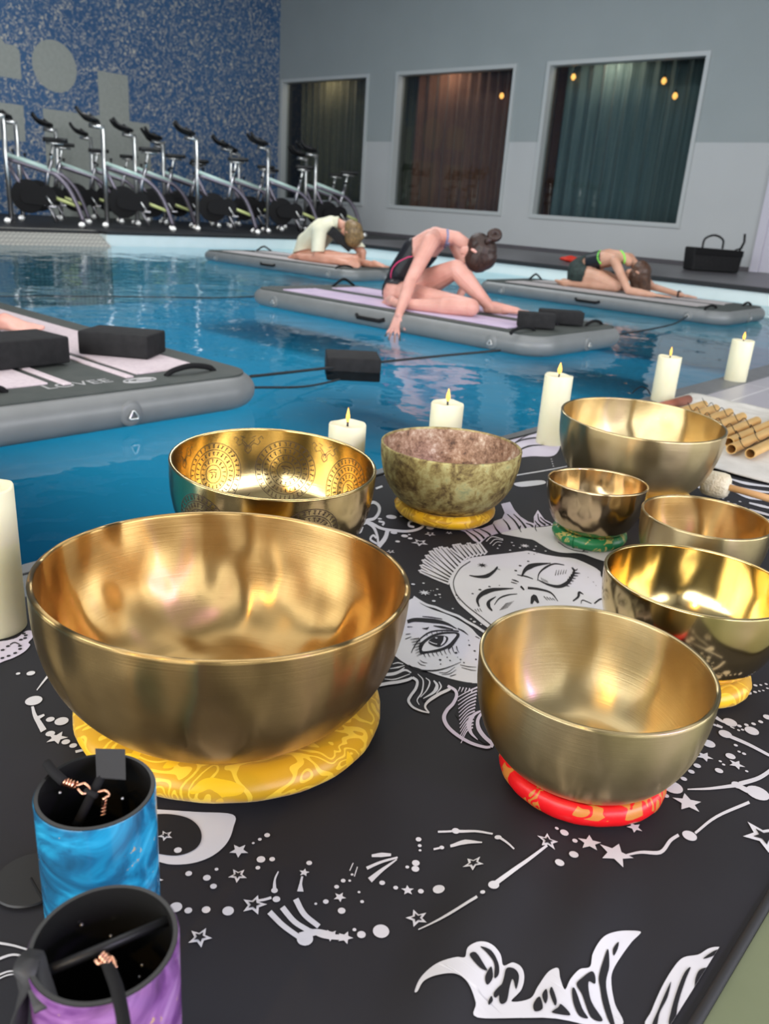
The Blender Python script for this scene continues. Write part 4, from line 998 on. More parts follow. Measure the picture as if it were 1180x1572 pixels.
# ================================================================ resin chimes in the near left corner
def shell(root, r, h, m):
    bm = bmesh.new(); lathe(bm, [(r-.003, 0), (r, .001), (r, h-.0015), (r-.0005, h-.0005)], 72); link('resin_shell', bm, m, root, auto=50)
    bm = bmesh.new(); lathe(bm, [(r-.0006, h-.0012), (r-.0008, h), (r-.0035, h+.0002), (r-.0040, h-.002), (r-.0040, .006), (0, .006)], 72); link('black_lining', bm, 'black_gloss', root, auto=50)
def local(root, px, py, z): 
    p = P(px, py, z); return (p.x-root.location.x, p.y-root.location.y, z-root.location.z)
def coil(bm, a, b, r, turns, wr=.0008):
    a, b = Vector(a), Vector(b); t = (b-a).normalized(); u = t.orthogonal().normalized(); v = t.cross(u)
    tube(bm, [a.lerp(b, k/(turns*12))+(u*math.cos(k*PI/6)+v*math.sin(k*PI/6))*r for k in range(turns*12+1)], wr, 6)
CH = .170
root = empty('chime_tube', (-.461, .235, .005)); tag(root, 'blue swirled resin chime cup with a black inside at the left', 'chime')
shell(root, .0425, CH-.005, 'resin_blue')
bm = bmesh.new(); tube(bm, [local(root, 172, 1162, .168), local(root, 146, 1210, .164), local(root, 117, 1268, .148)], .0034, 12); link('cross_rod', bm, 'black_cord', root)
bm = bmesh.new(); c = [local(root, *q) for q in ((146, 1149, .175), (192, 1150, .174), (193, 1196, .168), (148, 1193, .168))]
f = bm.faces.new([bm.verts.new(q) for q in c]); t = bmesh.ops.extrude_face_region(bm, geom=[f]); bmesh.ops.translate(bm, verts=[v for v in t['geom'] if isinstance(v, bmesh.types.BMVert)], vec=(0, 0, -.001)); bmesh.ops.recalc_face_normals(bm, faces=bm.faces)
link('tape_tab', bm, 'tape_dark', root, False)
bm = bmesh.new(); tube(bm, smooth_path([local(root, 72, 1172, .176), local(root, 82, 1185, .175), local(root, 98, 1200, .170)], 5), .0036, 10); link('cord', bm, 'black_cord', root)
bm = bmesh.new(); coil(bm, local(root, 95, 1198, .170), local(root, 116, 1206, .168), .0026, 5)
tube(bm, smooth_path([local(root, 118, 1206, .168), local(root, 130, 1203, .168), local(root, 138, 1212, .167), local(root, 128, 1219, .167), local(root, 119, 1211, .168)], 5), .0010, 6)
tube(bm, smooth_path([local(root, 150, 1216, .167), local(root, 162, 1214, .167), local(root, 168, 1221, .166), local(root, 160, 1226, .166), local(root, 158, 1236, .160)], 5), .0010, 6)
coil(bm, local(root, 161, 1226, .160), local(root, 158, 1252, .150), .0016, 5); link('copper_links', bm, 'copper', root)
bm = bmesh.new(); tube(bm, [local(root, 131, 1214, .167), local(root, 148, 1222, .167)], .0022, 8); tube(bm, [local(root, 92, 1216, .165), local(root, 92, 1216, .05)], .0006, 6); tube(bm, [local(root, 188, 1225, .165), local(root, 188, 1225, .04)], .0006, 6); link('cord', bm, 'black_cord', root)
bm = bmesh.new()
for q in ((188, 1226, .166), (92, 1217, .166)):
    bmesh.ops.create_icosphere(bm, subdivisions=2, radius=.0011, matrix=Matrix.Translation(local(root, *q)))
link('pin_heads', bm, 'steel_matte', root)
# its wind catcher disc lying on the cloth, tied by a cord under the cup
dc = P(48, 1352, .01)
bm = bmesh.new(); lathe(bm, [(0, 0), (.0300, 0), (.031, .0012), (.0300, .0028), (0, .0028)], 48); o = link('wind_catcher', bm, 'black_plastic', root, auto=40)
o.location = (dc.x-root.location.x, dc.y-root.location.y, .005)
bm = bmesh.new(); tube(bm, [(dc.x-root.location.x, dc.y-root.location.y, .008), (-.02, -.02, .010)], .0009, 6); link('cord', bm, 'black_cord', root)

root = empty('chime_tube', (-.340, .172, .005)); tag(root, 'purple resin chime cup with gold flakes in the bottom left corner', 'chime')
shell(root, .0425, CH-.005, 'resin_purple')
bm = bmesh.new(); tube(bm, [local(root, 58, 1497, .162), local(root, 258, 1413, .162)], .0030, 14); link('cross_rod', bm, 'black_plastic', root)
bm = bmesh.new(); tube(bm, smooth_path([local(root, 164, 1476, .164), local(root, 170, 1492, .166), local(root, 180, 1520, .170), local(root, 190, 1572, .175), local(root, 196, 1640, .176)], 5), [.0036]*21, 10); link('cord', bm, 'black_cord', root)
bm = bmesh.new(); coil(bm, local(root, 158, 1468, .166), local(root, 172, 1482, .166), .0026, 4)
tube(bm, smooth_path([local(root, 146, 1474, .166), local(root, 152, 1480, .166), local(root, 162, 1474, .166), local(root, 172, 1470, .168), local(root, 178, 1486, .167)], 5), .0011, 6); link('copper_links', bm, 'copper', root)
bm = bmesh.new()
pts = smooth_path([local(root, 72, 1545, .1640), local(root, 58, 1500, .166), local(root, 48, 1468, .171), local(root, 35, 1500, .169), local(root, 28, 1560, .14), local(root, 18, 1620, .10)], 5)
for a, b in zip(pts, pts[1:]): pass
vs = []
for i, p in enumerate(pts):
    t = (pts[min(i+1, len(pts)-1)]-pts[max(i-1, 0)]).normalized(); s_ = t.cross(Vector((0, 0, 1))); s_ = (s_ if s_.length > .1 else Vector((1, 0, 0))).normalized()*.0065
    vs.append((bm.verts.new(p+s_), bm.verts.new(p-s_)))
for a, b in zip(vs, vs[1:]): bm.faces.new((a[0], b[0], b[1], a[1]))
o = link('strap', bm, 'tape_dark', root); md = o.modifiers.new('t', 'SOLIDIFY'); md.thickness = .0016
bm = bmesh.new()
for q in ((125, 1420, .15), (170, 1437, .14), (218, 1482, .12), (214, 1500, .11)): bmesh.ops.create_icosphere(bm, subdivisions=2, radius=.0012, matrix=Matrix.Translation(local(root, *q)))
link('pin_heads', bm, 'steel_matte', root)

# ================================================================ exercise bikes on the far deck
def make_bike():
    root = empty('exercise_bike')
    def part(name, m, par=None, auto=None):
        bm_ = bmesh.new(); return bm_, (lambda: link(name, bm_, m, par or root, auto=auto))
    bm, f = part('front_post', 'steel'); tube(bm, [(0, 0, .06), (0, 0, .95), (0, 0, 1.44)], [.036, .036, .032], 12); f()
    bm, f = part('handlebar_stem', 'steel'); tube(bm, [(.03, 0, 1.455), (-.20, 0, 1.475)], .032, 10); f()
    bm, f = part('handlebar', 'black_plastic')
    for s in (-1, 1):
        tube(bm, smooth_path([(-.10, s*.04, 1.53), (-.06, s*.20, 1.53), (-.14, s*.25, 1.56), (-.28, s*.22, 1.60), (-.36, s*.20, 1.70)], 4), .027, 8)
        tube(bm, smooth_path([(-.12, s*.04, 1.53), (-.25, s*.08, 1.57), (-.33, s*.09, 1.66)], 4), .027, 8)
    tube(bm, [(-.10, -.21, 1.53), (-.10, .21, 1.53)], .026, 8)
    f()
    bm, f = part('console', 'black_plastic'); box(bm, -.05, .05, -.07, .07, -.012, .012, 0, Matrix.Translation((-.14, 0, 1.60)) @ Matrix.Rotation(.6, 4, 'Y'), .008); f()
    bm, f = part('top_tube', 'mint_tube'); tube(bm, [(.02, 0, .95), (.60, 0, .78)], .034, 10); f()
    bm, f = part('main_frame', 'violet_grey_tube'); tube(bm, smooth_path([(.02, 0, .90), (.50, 0, .775), (.66, 0, .72), (.82, 0, .56), (.93, 0, .34), (1.02, 0, .08)], 5), .036, 10); tube(bm, [(.0, 0, .86), (.14, 0, .60), (.50, 0, .42)], .03, 8); f()
    bm, f = part('rear_frame', 'steel_matte'); tube(bm, [(.50, 0, .40), (.56, 0, .74), (.62, 0, .92)], .034, 10); f()
    bm, f = part('seat_post', 'steel'); tube(bm, [(.60, 0, .86), (.66, 0, 1.14)], .022, 10); tube(bm, [(.56, 0, 1.155), (.80, 0, 1.155)], .018, 8); f()
    bm, f = part('seat', 'seat_black')
    secs = [(.52, .02, 0), (.58, .035, .012), (.68, .05, .016), (.76, .10, .020), (.82, .115, .022), (.86, .09, .014)]
    rings = [[bm.verts.new((x, w_*math.cos(k*PI/8), 1.20+h_*.3+.030*math.sin(k*PI/8))) for k in range(16)] for x, w_, h_ in secs]
    for A, B in zip(rings, rings[1:]):
        for k in range(16): bm.faces.new((A[k], A[(k+1) % 16], B[(k+1) % 16], B[k]))
    bm.faces.new(rings[0]); bm.faces.new(rings[-1][::-1]); bmesh.ops.recalc_face_normals(bm, faces=bm.faces); f()
    bm, f = part('lower_tube', 'lime_tube'); tube(bm, [(.55, 0, .43), (.92, 0, .31)], .026, 8); f()
    bm, f = part('flywheel', 'flywheel_black', auto=40); lathe(bm, [(0, -.03), (.20, -.03), (.235, -.026), (.24, 0), (.235, .026), (.20, .03), (0, .03)], 36); bmesh.ops.transform(bm, matrix=Matrix.Translation((.26, 0, .40)) @ Matrix.Rotation(PI/2, 4, 'X'), verts=bm.verts); fw = f()
    bm, f = part('hub', 'steel', fw); tube(bm, [(.26, -.07, .40), (.26, .07, .40)], .035, 12); f()
    bm, f = part('chain_guard', 'flywheel_black', auto=40); pts = []
    for cx, cz, r_, a0 in ((.26, .40, .10, 90), (.52, .42, .14, 270)):
        for k in range(13): a = math.radians(a0+15*k); pts.append((cx+r_*math.cos(a), cz+r_*math.sin(a)))
    t_ = bm.faces.new([bm.verts.new((x, -.095, z_)) for x, z_ in pts]); e = bmesh.ops.extrude_face_region(bm, geom=[t_]); bmesh.ops.translate(bm, verts=[v for v in e['geom'] if isinstance(v, bmesh.types.BMVert)], vec=(0, .045, 0)); bmesh.ops.recalc_face_normals(bm, faces=bm.faces); f()
    for s in (-1, 1):
        bm, f = part('crank', 'steel'); tube(bm, [(.52, s*.11, .42), (.52-s*.10, s*.12, .42-.14)], .014, 8); cr = f()
        bm, f = part('pedal', 'steel_matte', cr); box(bm, -.05, .05, -.05, .05, -.012, .012, 0, Matrix.Translation((.52-s*.10, s*.18, .28)), .004); f()
        bm, f = part('support_leg', 'steel_matte'); tube(bm, [(.46, s*.03, .40), (.58, s*.07, .20), (.64, s*.10, .06)], .022, 8); f()
    for x in (.0, 1.03):
        bm, f = part('foot_bar', 'steel_matte'); tube(bm, [(x, -.24, .05), (x, .24, .05)], .030, 10); ft = f()
        for s in (-1, 1):
            bm, f = part('wheel', 'steel', ft, 40); lathe(bm, [(0, -.018), (.03, -.018), (.045, -.012), (.045, .012), (.03, .018), (0, .018)], 20); bmesh.ops.transform(bm, matrix=Matrix.Translation((x-.02, s*.26, .046)) @ Matrix.Rotation(PI/2, 4, 'X'), verts=bm.verts); f()
    bm, f = part('resistance_knob', 'black_plastic'); tube(bm, [(.10, 0, .93), (.10, 0, 1.0)], [.012, .012], 8); tube(bm, [(.10, 0, 1.0), (.10, 0, 1.03)], .024, 10); f()
    bm, f = part('seat_knob', 'black_plastic'); tube(bm, [(.62, -.06, 1.0), (.62, .10, 1.0)], .022, 8); f()
    return root
def copy_tree(o, parent=None):
    c = o.copy(); COL.objects.link(c)
    if parent: c.parent = parent
    for ch in [q for q in o.children]: copy_tree(ch, c)
    return c
bikes = [(-12.80, 5.85, 'leftmost exercise bike, its post cut by the left edge of the photo'), (-12.50, 7.25, 'exercise bike with the bright square post in front of the L shaped patch of wall'), (-12.45, 8.95, 'exercise bike with the tall bright post near the end of the perforated ledge'), (-12.55, 10.60, 'front row exercise bike right of the tall bright post'), (-12.70, 11.95, 'rightmost exercise bike of the front row beside the person in the cream shirt'),
         (-13.9, 6.55, 'back row exercise bike behind the leftmost one'), (-14.65, 7.6, 'back row exercise bike under the grey circle on the wall'), (-13.55, 8.45, 'back row exercise bike under the tall grey strip on the wall'), (-14.5, 9.65, 'back row exercise bike close to the wall behind the tall bright post'),
         (-14.1, 10.95, 'back row exercise bike in front of plain blue mosaic'), (-15.3, 12.1, 'back row exercise bike near the corner of the blue wall'), (-14.1, 12.98, 'exercise bike in the corner in front of the left window'), (-15.8, 8.9, 'exercise bike nearest the wall in front of the grey patches'), (-15.75, 10.5, 'exercise bike nearest the wall before plain blue mosaic')]
proto = make_bike()
for i, (x, y, lab) in enumerate(bikes):
    b = proto if i == 0 else copy_tree(proto)
    b.location = (x, y, .002); b.rotation_euler = (0, 0, math.radians(62+((i*37) % 9-4)*1.3)); b.scale = (1.0, 1.0, 1.0)
    tag(b, lab, 'exercise bike', 'exercise bikes along the blue wall')

# black tool bag and red item on the right-hand deck
p0 = P(1046, 414.6, 0); p1 = P(1125, 419, 0)
root = empty('tool_bag', ((p0.x+p1.x)/2-.02, (p0.y+p1.y)/2+.10, .002), math.atan2(p1.y-p0.y, p1.x-p0.x)); tag(root, 'black bag with a looped handle standing against the grey wall', 'bag')
Lb = math.hypot(p1.x-p0.x, p1.y-p0.y)
root.rotation_euler = (0, 0, math.radians(50))
bm = bmesh.new(); box(bm, -Lb*.40, Lb*.44, -.16, .16, 0, .34, 0, None, .03)
for v in bm.verts:
    if v.co.z > .2: v.co.x *= 1.06; v.co.z += .02*math.sin(v.co.x*9)
link('bag_body', bm, 'black_foam', root, auto=50)
bm = bmesh.new(); tube(bm, smooth_path([(-Lb*.2, 0, .34), (-Lb*.18, 0, .47), (-.02, 0, .53), (Lb*.14, 0, .47), (Lb*.16, 0, .34)], 6), .016, 8); link('handle', bm, 'black_cord', root)
bm = bmesh.new(); box(bm, -Lb*.40, Lb*.45, -.175, -.155, .24, .33, 0, None, .005); link('pocket_flap', bm, 'black_cord', root, False)
bm = bmesh.new(); tube(bm, [(Lb*.46, .02, .26), (Lb*.54, .02, .46), (Lb*.52, .02, .58)], .018, 8); tube(bm, [(Lb*.40, .02, .33), (Lb*.53, .02, .38)], .012, 8); link('strap', bm, 'black_cord', root)
p = P(874, 403, 0)
bm = bmesh.new(); rings = []
for i in range(14):
    a = i/13; rings.append([bm.verts.new((-.14+.28*a+.02*math.sin(k), (.06+.02*math.sin(a*7))*math.cos(k*PI/6)*math.sin(PI*min(1, a*.9+.08))**.5, max(.001, .045+(.045+.012*math.sin(a*9+k))*math.sin(k*PI/6)*math.sin(PI*min(1, a*.9+.08))**.5))) for k in range(12)])
for A, B in zip(rings, rings[1:]):
    for k in range(12): bm.faces.new((A[k], A[(k+1) % 12], B[(k+1) % 12], B[k]))
bm.faces.new(rings[0]); bm.faces.new(rings[-1][::-1]); bmesh.ops.recalc_face_normals(bm, faces=bm.faces)
o = link('red_towel', bm, 'red_cloth'); o.location = (p.x, p.y, .003); o.rotation_euler = (0, 0, .7)
tag(o, 'small bright red item lying on the dark deck behind the woman in green trim', 'towel')
bm = bmesh.new(); box(bm, -.16, .16, -.06, .06, 0, .05, 0, None, .012); p = P(577, 357.5, 0)
o = link('floor_box', bm, 'black_plastic', auto=40); o.location = (p.x, min(p.y, YB-.12), .002); tag(o, 'low dark box on the floor at the foot of the window wall', 'box')

# ================================================================ people
TOP = BZ+.013
def ground(v, r): return Vector((v.x, v.y, max(v.z, TOP+r*.92)))
def J(px, py, Y, r=None):
    v = PY(px, py, Y); return ground(v, r) if r else v
def cone(bm, a, b, ra, rb, n=14):
    """one rounded tapered limb piece"""
    a, b = Vector(a), Vector(b); d = b-a; L = d.length
    if L < 1e-5: d = Vector((0, 0, 1))
    t = d.normalized(); u = t.orthogonal().normalized(); v = t.cross(u)
    prof = [(0, -ra)]+[(ra*math.cos(x), ra*math.sin(x)) for x in (-1.2, -.8, -.4)]+[(ra, 0)]
    prof += [(ra+(rb-ra)*k/4, L*k/4) for k in (1, 2, 3)]+[(rb, L)]+[(rb*math.cos(x), L+rb*math.sin(x)) for x in (.4, .8, 1.2)]+[(0, L+rb)]
    rings = []
    for r_, s_ in prof:
        if r_ < 1e-6: rings.append([bm.verts.new(a+t*s_)])
        else: rings.append([bm.verts.new(a+t*s_+(u*math.cos(k*2*PI/n)+v*math.sin(k*2*PI/n))*r_) for k in range(n)])
    for A, B in zip(rings, rings[1:]):
        for k in range(n):
            k2 = (k+1) % n
            if len(A) == 1: bm.faces.new((A[0], B[k2], B[k]))
            elif len(B) == 1: bm.faces.new((A[k], A[k2], B[0]))
            else: bm.faces.new((A[k], A[k2], B[k2], B[k]))
def fuse(name, cones, voxel, mats, parent, smooth_it=4, fac=.5):
    """grow one continuous surface over the cones"""
    bm = bmesh.new()
    for c in cones: cone(bm, *c[:4])
    me = bpy.data.meshes.new(name); bm.to_mesh(me); bm.free()
    o = bpy.data.objects.new(name, me); COL.objects.link(o)
    md = o.modifiers.new('r', 'REMESH'); md.mode = 'VOXEL'; md.voxel_size = voxel; md.use_smooth_shade = True
    ms = o.modifiers.new('s', 'SMOOTH'); ms.iterations = smooth_it; ms.factor = fac
    dg = bpy.context.evaluated_depsgraph_get(); m2 = bpy.data.meshes.new_from_object(o.evaluated_get(dg))
    o.modifiers.clear(); o.data = m2; m2.name = name
    m2.materials.clear(); m2.materials.append(MATS[mats])
    for p in m2.polygons: p.use_smooth = True
    o.parent = parent; return o
def nearest(cones, p):
    best = (9, 0, 0)
    for i, c in enumerate(cones):
        a, b = Vector(c[0]), Vector(c[1]); d = b-a; t = max(0, min(1, (p-a).dot(d)/max(d.length_squared, 1e-9)))
        q = (p-(a+d*t)).length-(c[2]+(c[3]-c[2])*t)
        if q < best[0]: best = (q, i, t)
    return best
def garment(name, body, cones, test, off, m, parent, smooth_n=2, thick=.003):
    bm = bmesh.new(); bm.from_mesh(body.data); bm.normal_update()
    kill = []
    for f in bm.faces:
        q, i, t = nearest(cones, f.calc_center_median())
        if not test(cones[i][4] if len(cones[i]) > 4 else '', t, f.calc_center_median()): kill.append(f)
    bmesh.ops.delete(bm, geom=kill, context='FACES')
    if not bm.faces: bm.free(); return None
    bm.normal_update()
    for v in bm.verts: v.co += v.normal*off
    for _ in range(smooth_n): bmesh.ops.smooth_vert(bm, verts=bm.verts, factor=.5, use_axis_x=True, use_axis_y=True, use_axis_z=True)
    for v in bm.verts: v.co += v.normal*.001*smooth_n
    o = link(name, bm, m, parent); md = o.modifiers.new('t', 'SOLIDIFY'); md.thickness = thick; md.offset = 0
    return o
def on_body(body, pts, off=.004, n=6):
    """points seen at these pixels, resting on the body"""
    bvh = BVHTree.FromPolygons([v.co.copy() for v in body.data.vertices], [tuple(p.vertices) for p in body.data.polygons]); out = []
    for q in smooth_path([(x, y, 0) for x, y in pts], n):
        h = bvh.ray_cast(O, rd(q.x, q.y).normalized())
        if h[0] is not None: out.append(h[0]+h[1]*off)
    return out
def trim_tube(name, body, pts, r, m, parent, off=.002):
    q = on_body(body, pts, off)
    if len(q) > 2:
        bm = bmesh.new(); tube(bm, q, r, 8); return link(name, bm, m, parent)
def hand(cs, wrist, palm_dir, finger_dir, side, s=1.0, curl=.25, spread=.10, tag_='hand'):
    """palm and five fingers; side points towards the thumb"""
    w_, pd, fd, sd = Vector(wrist), Vector(palm_dir).normalized(), Vector(finger_dir).normalized(), Vector(side).normalized()
    for k in (-.020, -.006, .008, .020):
        cs.append((w_+sd*k*.6*s, w_+fd*.075*s+sd*k*s, .013*s, .011*s, tag_))
    for i, (k, L) in enumerate(((.026, .062), (.010, .070), (-.007, .066), (-.023, .052))):
        b = w_+fd*.080*s+sd*k*s; d1 = (fd+sd*spread*(k/.03)).normalized(); m_ = b+d1*L*.5*s; e = m_+(d1-pd*(-1)*curl).normalized()*L*.5*s
        cs.append((b, m_, .0085*s, .0078*s, tag_)); cs.append((m_, e, .0078*s, .0062*s, tag_))
    b = w_+fd*.025*s+sd*.022*s; m_ = b+(fd*.6+sd*.8).normalized()*.035*s; cs.append((b, m_, .012*s, .0095*s, tag_)); cs.append((m_, m_+(fd*.9+sd*.35+pd*curl).normalized()*.030*s, .009*s, .0072*s, tag_))
def foot(cs, heel, toe, up, s=1.0, tag_='foot'):
    h, t, u = Vector(heel), Vector(toe), Vector(up).normalized(); d = (t-h).normalized(); sd = d.cross(u).normalized(); L = (t-h).length
    cs.append((h, h+d*L*.45, .030*s, .030*s, tag_)); cs.append((h+u*.018*s+d*L*.15, h+d*L*.72, .032*s, .022*s, tag_))
    for k in (-.026, -.009, .009, .026): cs.append((h+d*L*.4+sd*k*.7*s, h+d*L*.80+sd*k*s-u*.006*s, .020*s, .015*s, tag_))
    for k, r_, l_ in ((-.032, .0125, 1.0), (-.014, .0095, .99), (.002, .0090, .97), (.017, .0085, .94), (.031, .0080, .90)): cs.append((h+d*L*.80+sd*k*s-u*.008*s, h+d*L*l_+sd*k*s-u*.008*s, r_*s, r_*.9*s, tag_))
def head_cones(c, up, face, s=1.0):
    """skull, jaw, nose, ears; up: crown direction, face: direction the face looks"""
    c, u, f = Vector(c), Vector(up).normalized(), Vector(face).normalized(); f = (f-u*f.dot(u)).normalized(); sd = u.cross(f)
    out = [(c+u*.018*s-f*.015*s, c+u*.018*s+f*.012*s, .082*s, .078*s, 'head'), (c-u*.02*s+f*.02*s, c-u*.075*s+f*.045*s, .060*s, .030*s, 'head'),
           (c-u*.005*s+f*.083*s, c-u*.034*s+f*.100*s, .010*s, .013*s, 'head'), (c-u*.055*s+f*.074*s-sd*.016*s, c-u*.055*s+f*.074*s+sd*.016*s, .012*s, .012*s, 'head')]
    for k in (-1, 1):
        out.append((c+sd*.078*k*s-u*.0*s-f*.01*s, c+sd*.082*k*s-u*.03*s-f*.005*s, .014*s, .010*s, 'ear'))
        out.append((c+sd*.028*k*s+u*.012*s+f*.080*s, c+sd*.045*k*s+u*.012*s+f*.072*s, .012*s, .010*s, 'head'))
    return out
def eyes(c, up, face, parent, s=1.0):
    c, u, f = Vector(c), Vector(up).normalized(), Vector(face).normalized(); f = (f-u*f.dot(u)).normalized(); sd = u.cross(f)

# --- woman in the middle: sitting folded over, one knee up, hand over the board's edge
root = empty('person', J(615, 470, 4.62)*1.0); root.location.z = TOP; tag(root, 'woman in black swimsuit with pink piping and hair bun, folded over one raised knee', 'person')
def Lc(cs, o): return [(Vector(a)-o, Vector(b)-o, *r) for a, b, *r in cs]
cs = []
pel = J(613, 447, 4.66); hr = J(611, 452, 4.57); hl = J(626, 448, 4.78)
wa = J(621, 418, 4.68); ch = J(646, 383, 4.74); gi = J(668, 364, 4.80); nk = J(700, 365, 4.82)
cs += [(pel, wa, .125, .104, 'torso_low'), (hr, pel, .112, .110, 'hip'), (hl, pel, .100, .108, 'hip'), (wa, ch, .100, .098, 'torso_mid')]
for dy, dpx in ((-.075, -8), (.075, 9)):
    cs += [(J(621+dpx*.6, 418, 4.68+dy*.7), J(646+dpx, 384, 4.74+dy), .085, .088, 'torso_mid'), (J(646+dpx, 384, 4.74+dy), J(668+dpx, 366, 4.80+dy), .085, .066, 'torso_top')]
cs += [(ch, gi, .085, .072, 'torso_top'), (gi, nk, .070, .046, 'torso_top'), (nk, J(716, 377, 4.82), .046, .045, 'neck')]
rs = J(660, 372, 4.63); ls = J(694, 368, 4.97); re = J(630, 431, 4.40); rw = J(612, 483, 4.155)
cs += [(gi, rs, .066, .062, 'torso_top'), (gi, ls, .058, .048, 'torso_top'), (rs, rs.lerp(re, .5), .062, .052, 'arm'), (rs.lerp(re, .5), re, .052, .043, 'arm'), (re, re.lerp(rw, .3), .043, .045, 'arm'), (re.lerp(rw, .3), rw, .045, .028, 'arm')]
le = J(720, 425, 4.98); lw = J(700, 465, 4.90)
cs += [(ls, le, .046, .035, 'arm'), (le, lw, .036, .024, 'arm')]
hand(cs, lw, (0, 0, 1), (-.3, -.5, -.6), (1, 0, 0), 1.0)
hand(cs, rw, (0, 1, -.1), Vector((-.03, -.34, -.94)), (.9, .2, 0), 1.2, .12, .55)
hdc = J(733, 387, 4.80); upv = (R*.80-U*.60-F*.0).normalized(); fcv = (-R*.50-U*.70+F*.45).normalized()
cs += head_cones(hdc, upv, fcv, 1.06)
lk = J(700, 413, 4.66, .05); la = J(752, 480, 4.78, .036); 
cs += [(hl, hl.lerp(lk, .45), .110, .098, 'thigh'), (hr.lerp(hl, .6), hl.lerp(lk, .5), .115, .094, 'thigh'), (hl.lerp(lk, .45), lk, .098, .064, 'leg'), (lk, lk.lerp(la, .3), .062, .064, 'leg'), (lk.lerp(la, .3), lk.lerp(la, .65), .064, .048, 'leg'), (lk.lerp(la, .65), la, .048, .036, 'leg')]
th = ground(la+Vector((-.02, -.01, -.03)), .030); tt = J(811, 480, 4.93); tt.z = TOP+.030; foot(cs, th, tt, (0, 0, 1), 1.05)
rk = J(722, 472, 4.46, .055); ra_ = J(618, 485, 4.30, .033)
cs += [(hr, hr.lerp(rk, .5), .098, .082, 'thigh'), (hr.lerp(rk, .5), rk, .080, .060, 'leg'), (rk, rk.lerp(ra_, .4), .058, .056, 'leg'), (rk.lerp(ra_, .4), ra_, .052, .033, 'leg')]
foot(cs, J(608, 484, 4.29, .032), J(588, 487, 4.44, .03), (-.5, -.6, .5), .98)
cl = Lc(cs, root.location); body = fuse('body', cl, .0045, 'skin_pink', root, 3)
# mesh is local to root; make the ray helpers work in world space
def on_body(body, pts, off=.004, n=6):
    o0 = body.parent.location; bvh = BVHTree.FromPolygons([v.co+o0 for v in body.data.vertices], [tuple(p.vertices) for p in body.data.polygons]); out = []
    for q in smooth_path([(x, y, 0) for x, y in pts], n):
        h = bvh.ray_cast(O, rd(q.x, q.y).normalized())
        if h[0] is not None: out.append(h[0]+h[1]*off-o0)
    return out
def pix(v):
    d = v-O; k = d.dot(F); return 590+FPX*d.dot(R)/k, 786-FPX*d.dot(U)/k
o1 = root.location.copy()
def suit(tg, t, p):
    x, y = pix(p+o1)
    if tg == 'torso_low': return True
    if tg == 'hip': return y < 436+(x-600)*.15 or x > 640
    if tg == 'torso_mid': return x < 633 or y > 394
    if tg == 'torso_top': return y > 392 and x > 650
    return False
garment('swimsuit', body, cl, suit, .004, 'swim_black', root)
trim_tube('piping', body, [(601, 428), (603, 414), (612, 403), (624, 396), (633, 393)], .0045, 'swim_pink', root, .008)
for pts, r_ in (([(684, 343), (687, 355), (687, 366), (682, 380), (676, 392), (670, 401)], .0085), ([(688, 372), (686, 384), (684, 392), (678, 400)], .010)):
    trim_tube('shoulder_strap', body, pts, r_, 'swim_lilac', root, .001)
h0 = hdc-o1
hc_ = [(h0+upv*.022-fcv*.030, h0+upv*.030+fcv*.030, .100, .098), (h0-fcv*.045-upv*.02, h0+upv*.05, .080, .095)]
hair = fuse('hair', hc_, .006, 'hair_dark', root, 2)
bc = J(759, 361, 4.80)-o1
bm = bmesh.new(); tube(bm, [bc+(R*math.cos(a*PI/8)*.030+U*math.sin(a*PI/8)*.026) for a in range(16)], .022, 10, closed=True); tube(bm, smooth_path([bc+R*.028, bc+R*.012+U*.016, bc-R*.016+U*.010, bc-R*.010-U*.014, bc+R*.010-U*.008], 4), .016, 8); tube(bm, [bc-R*.02-U*.02, bc-R*.06-U*.05], .02, 10)
link('hair_bun', bm, 'hair_dark', root)

# --- person in the cream shirt on the farthest board
root = empty('person', J(480, 410, 6.9)); root.location.z = TOP; tag(root, 'blond person in a cream T-shirt kneeling with the head resting on a dark block', 'person'); o1 = root.location.copy(); cs = []
pel = J(468, 394, 7.0); wa = J(476, 374, 7.0); ch = J(494, 353, 7.0); gi = J(508, 345, 7.02); nk = J(520, 342, 7.02)
cs += [(pel, wa, .135, .12, 'torso'), (wa, ch, .12, .115, 'torso')]
for dy, dp in ((-.09, -7), (.09, 8)): cs += [(J(470+dp*.6, 394, 7+dy), J(478+dp, 372, 7+dy), .11, .10, 'torso'), (J(478+dp, 374, 7+dy), J(495+dp, 354, 7+dy), .10, .09, 'torso')]
rs = J(490, 355, 6.80); re = J(487, 394, 6.72, .045); rw = J(532, 411, 6.74, .03); ls = J(524, 350, 7.24); le = J(556, 388, 7.18); lw = J(557, 408, 6.98, .03)
cs += [(ch, gi, .11, .08, 'torso'), (gi, nk, .07, .05, 'neck'), (nk, J(527, 347, 7.02), .05, .05, 'neck'), (gi, rs, .08, .072, 'torso'), (gi, ls, .08, .068, 'torso'), (rs, re, .068, .050, 'uparm'), (re, re.lerp(rw, .4), .048, .044, 'arm'), (re.lerp(rw, .4), rw, .044, .028, 'arm'), (ls, le, .066, .050, 'uparm2'), (le, lw, .046, .028, 'arm')]
hand(cs, rw, (0, .5, -.8), (.8, .5, -.1), (0, .3, .9), 1.0); hand(cs, lw, (0, -.5, -.8), (-.5, -.6, -.2), (-.3, .3, .8), 1.0)
hdc = J(539, 357, 7.02); upv = (R*.72-U*.55).normalized(); fcv = (-R*.35-U*.70+F*.55).normalized(); cs += head_cones(hdc, upv, fcv, 1.10)
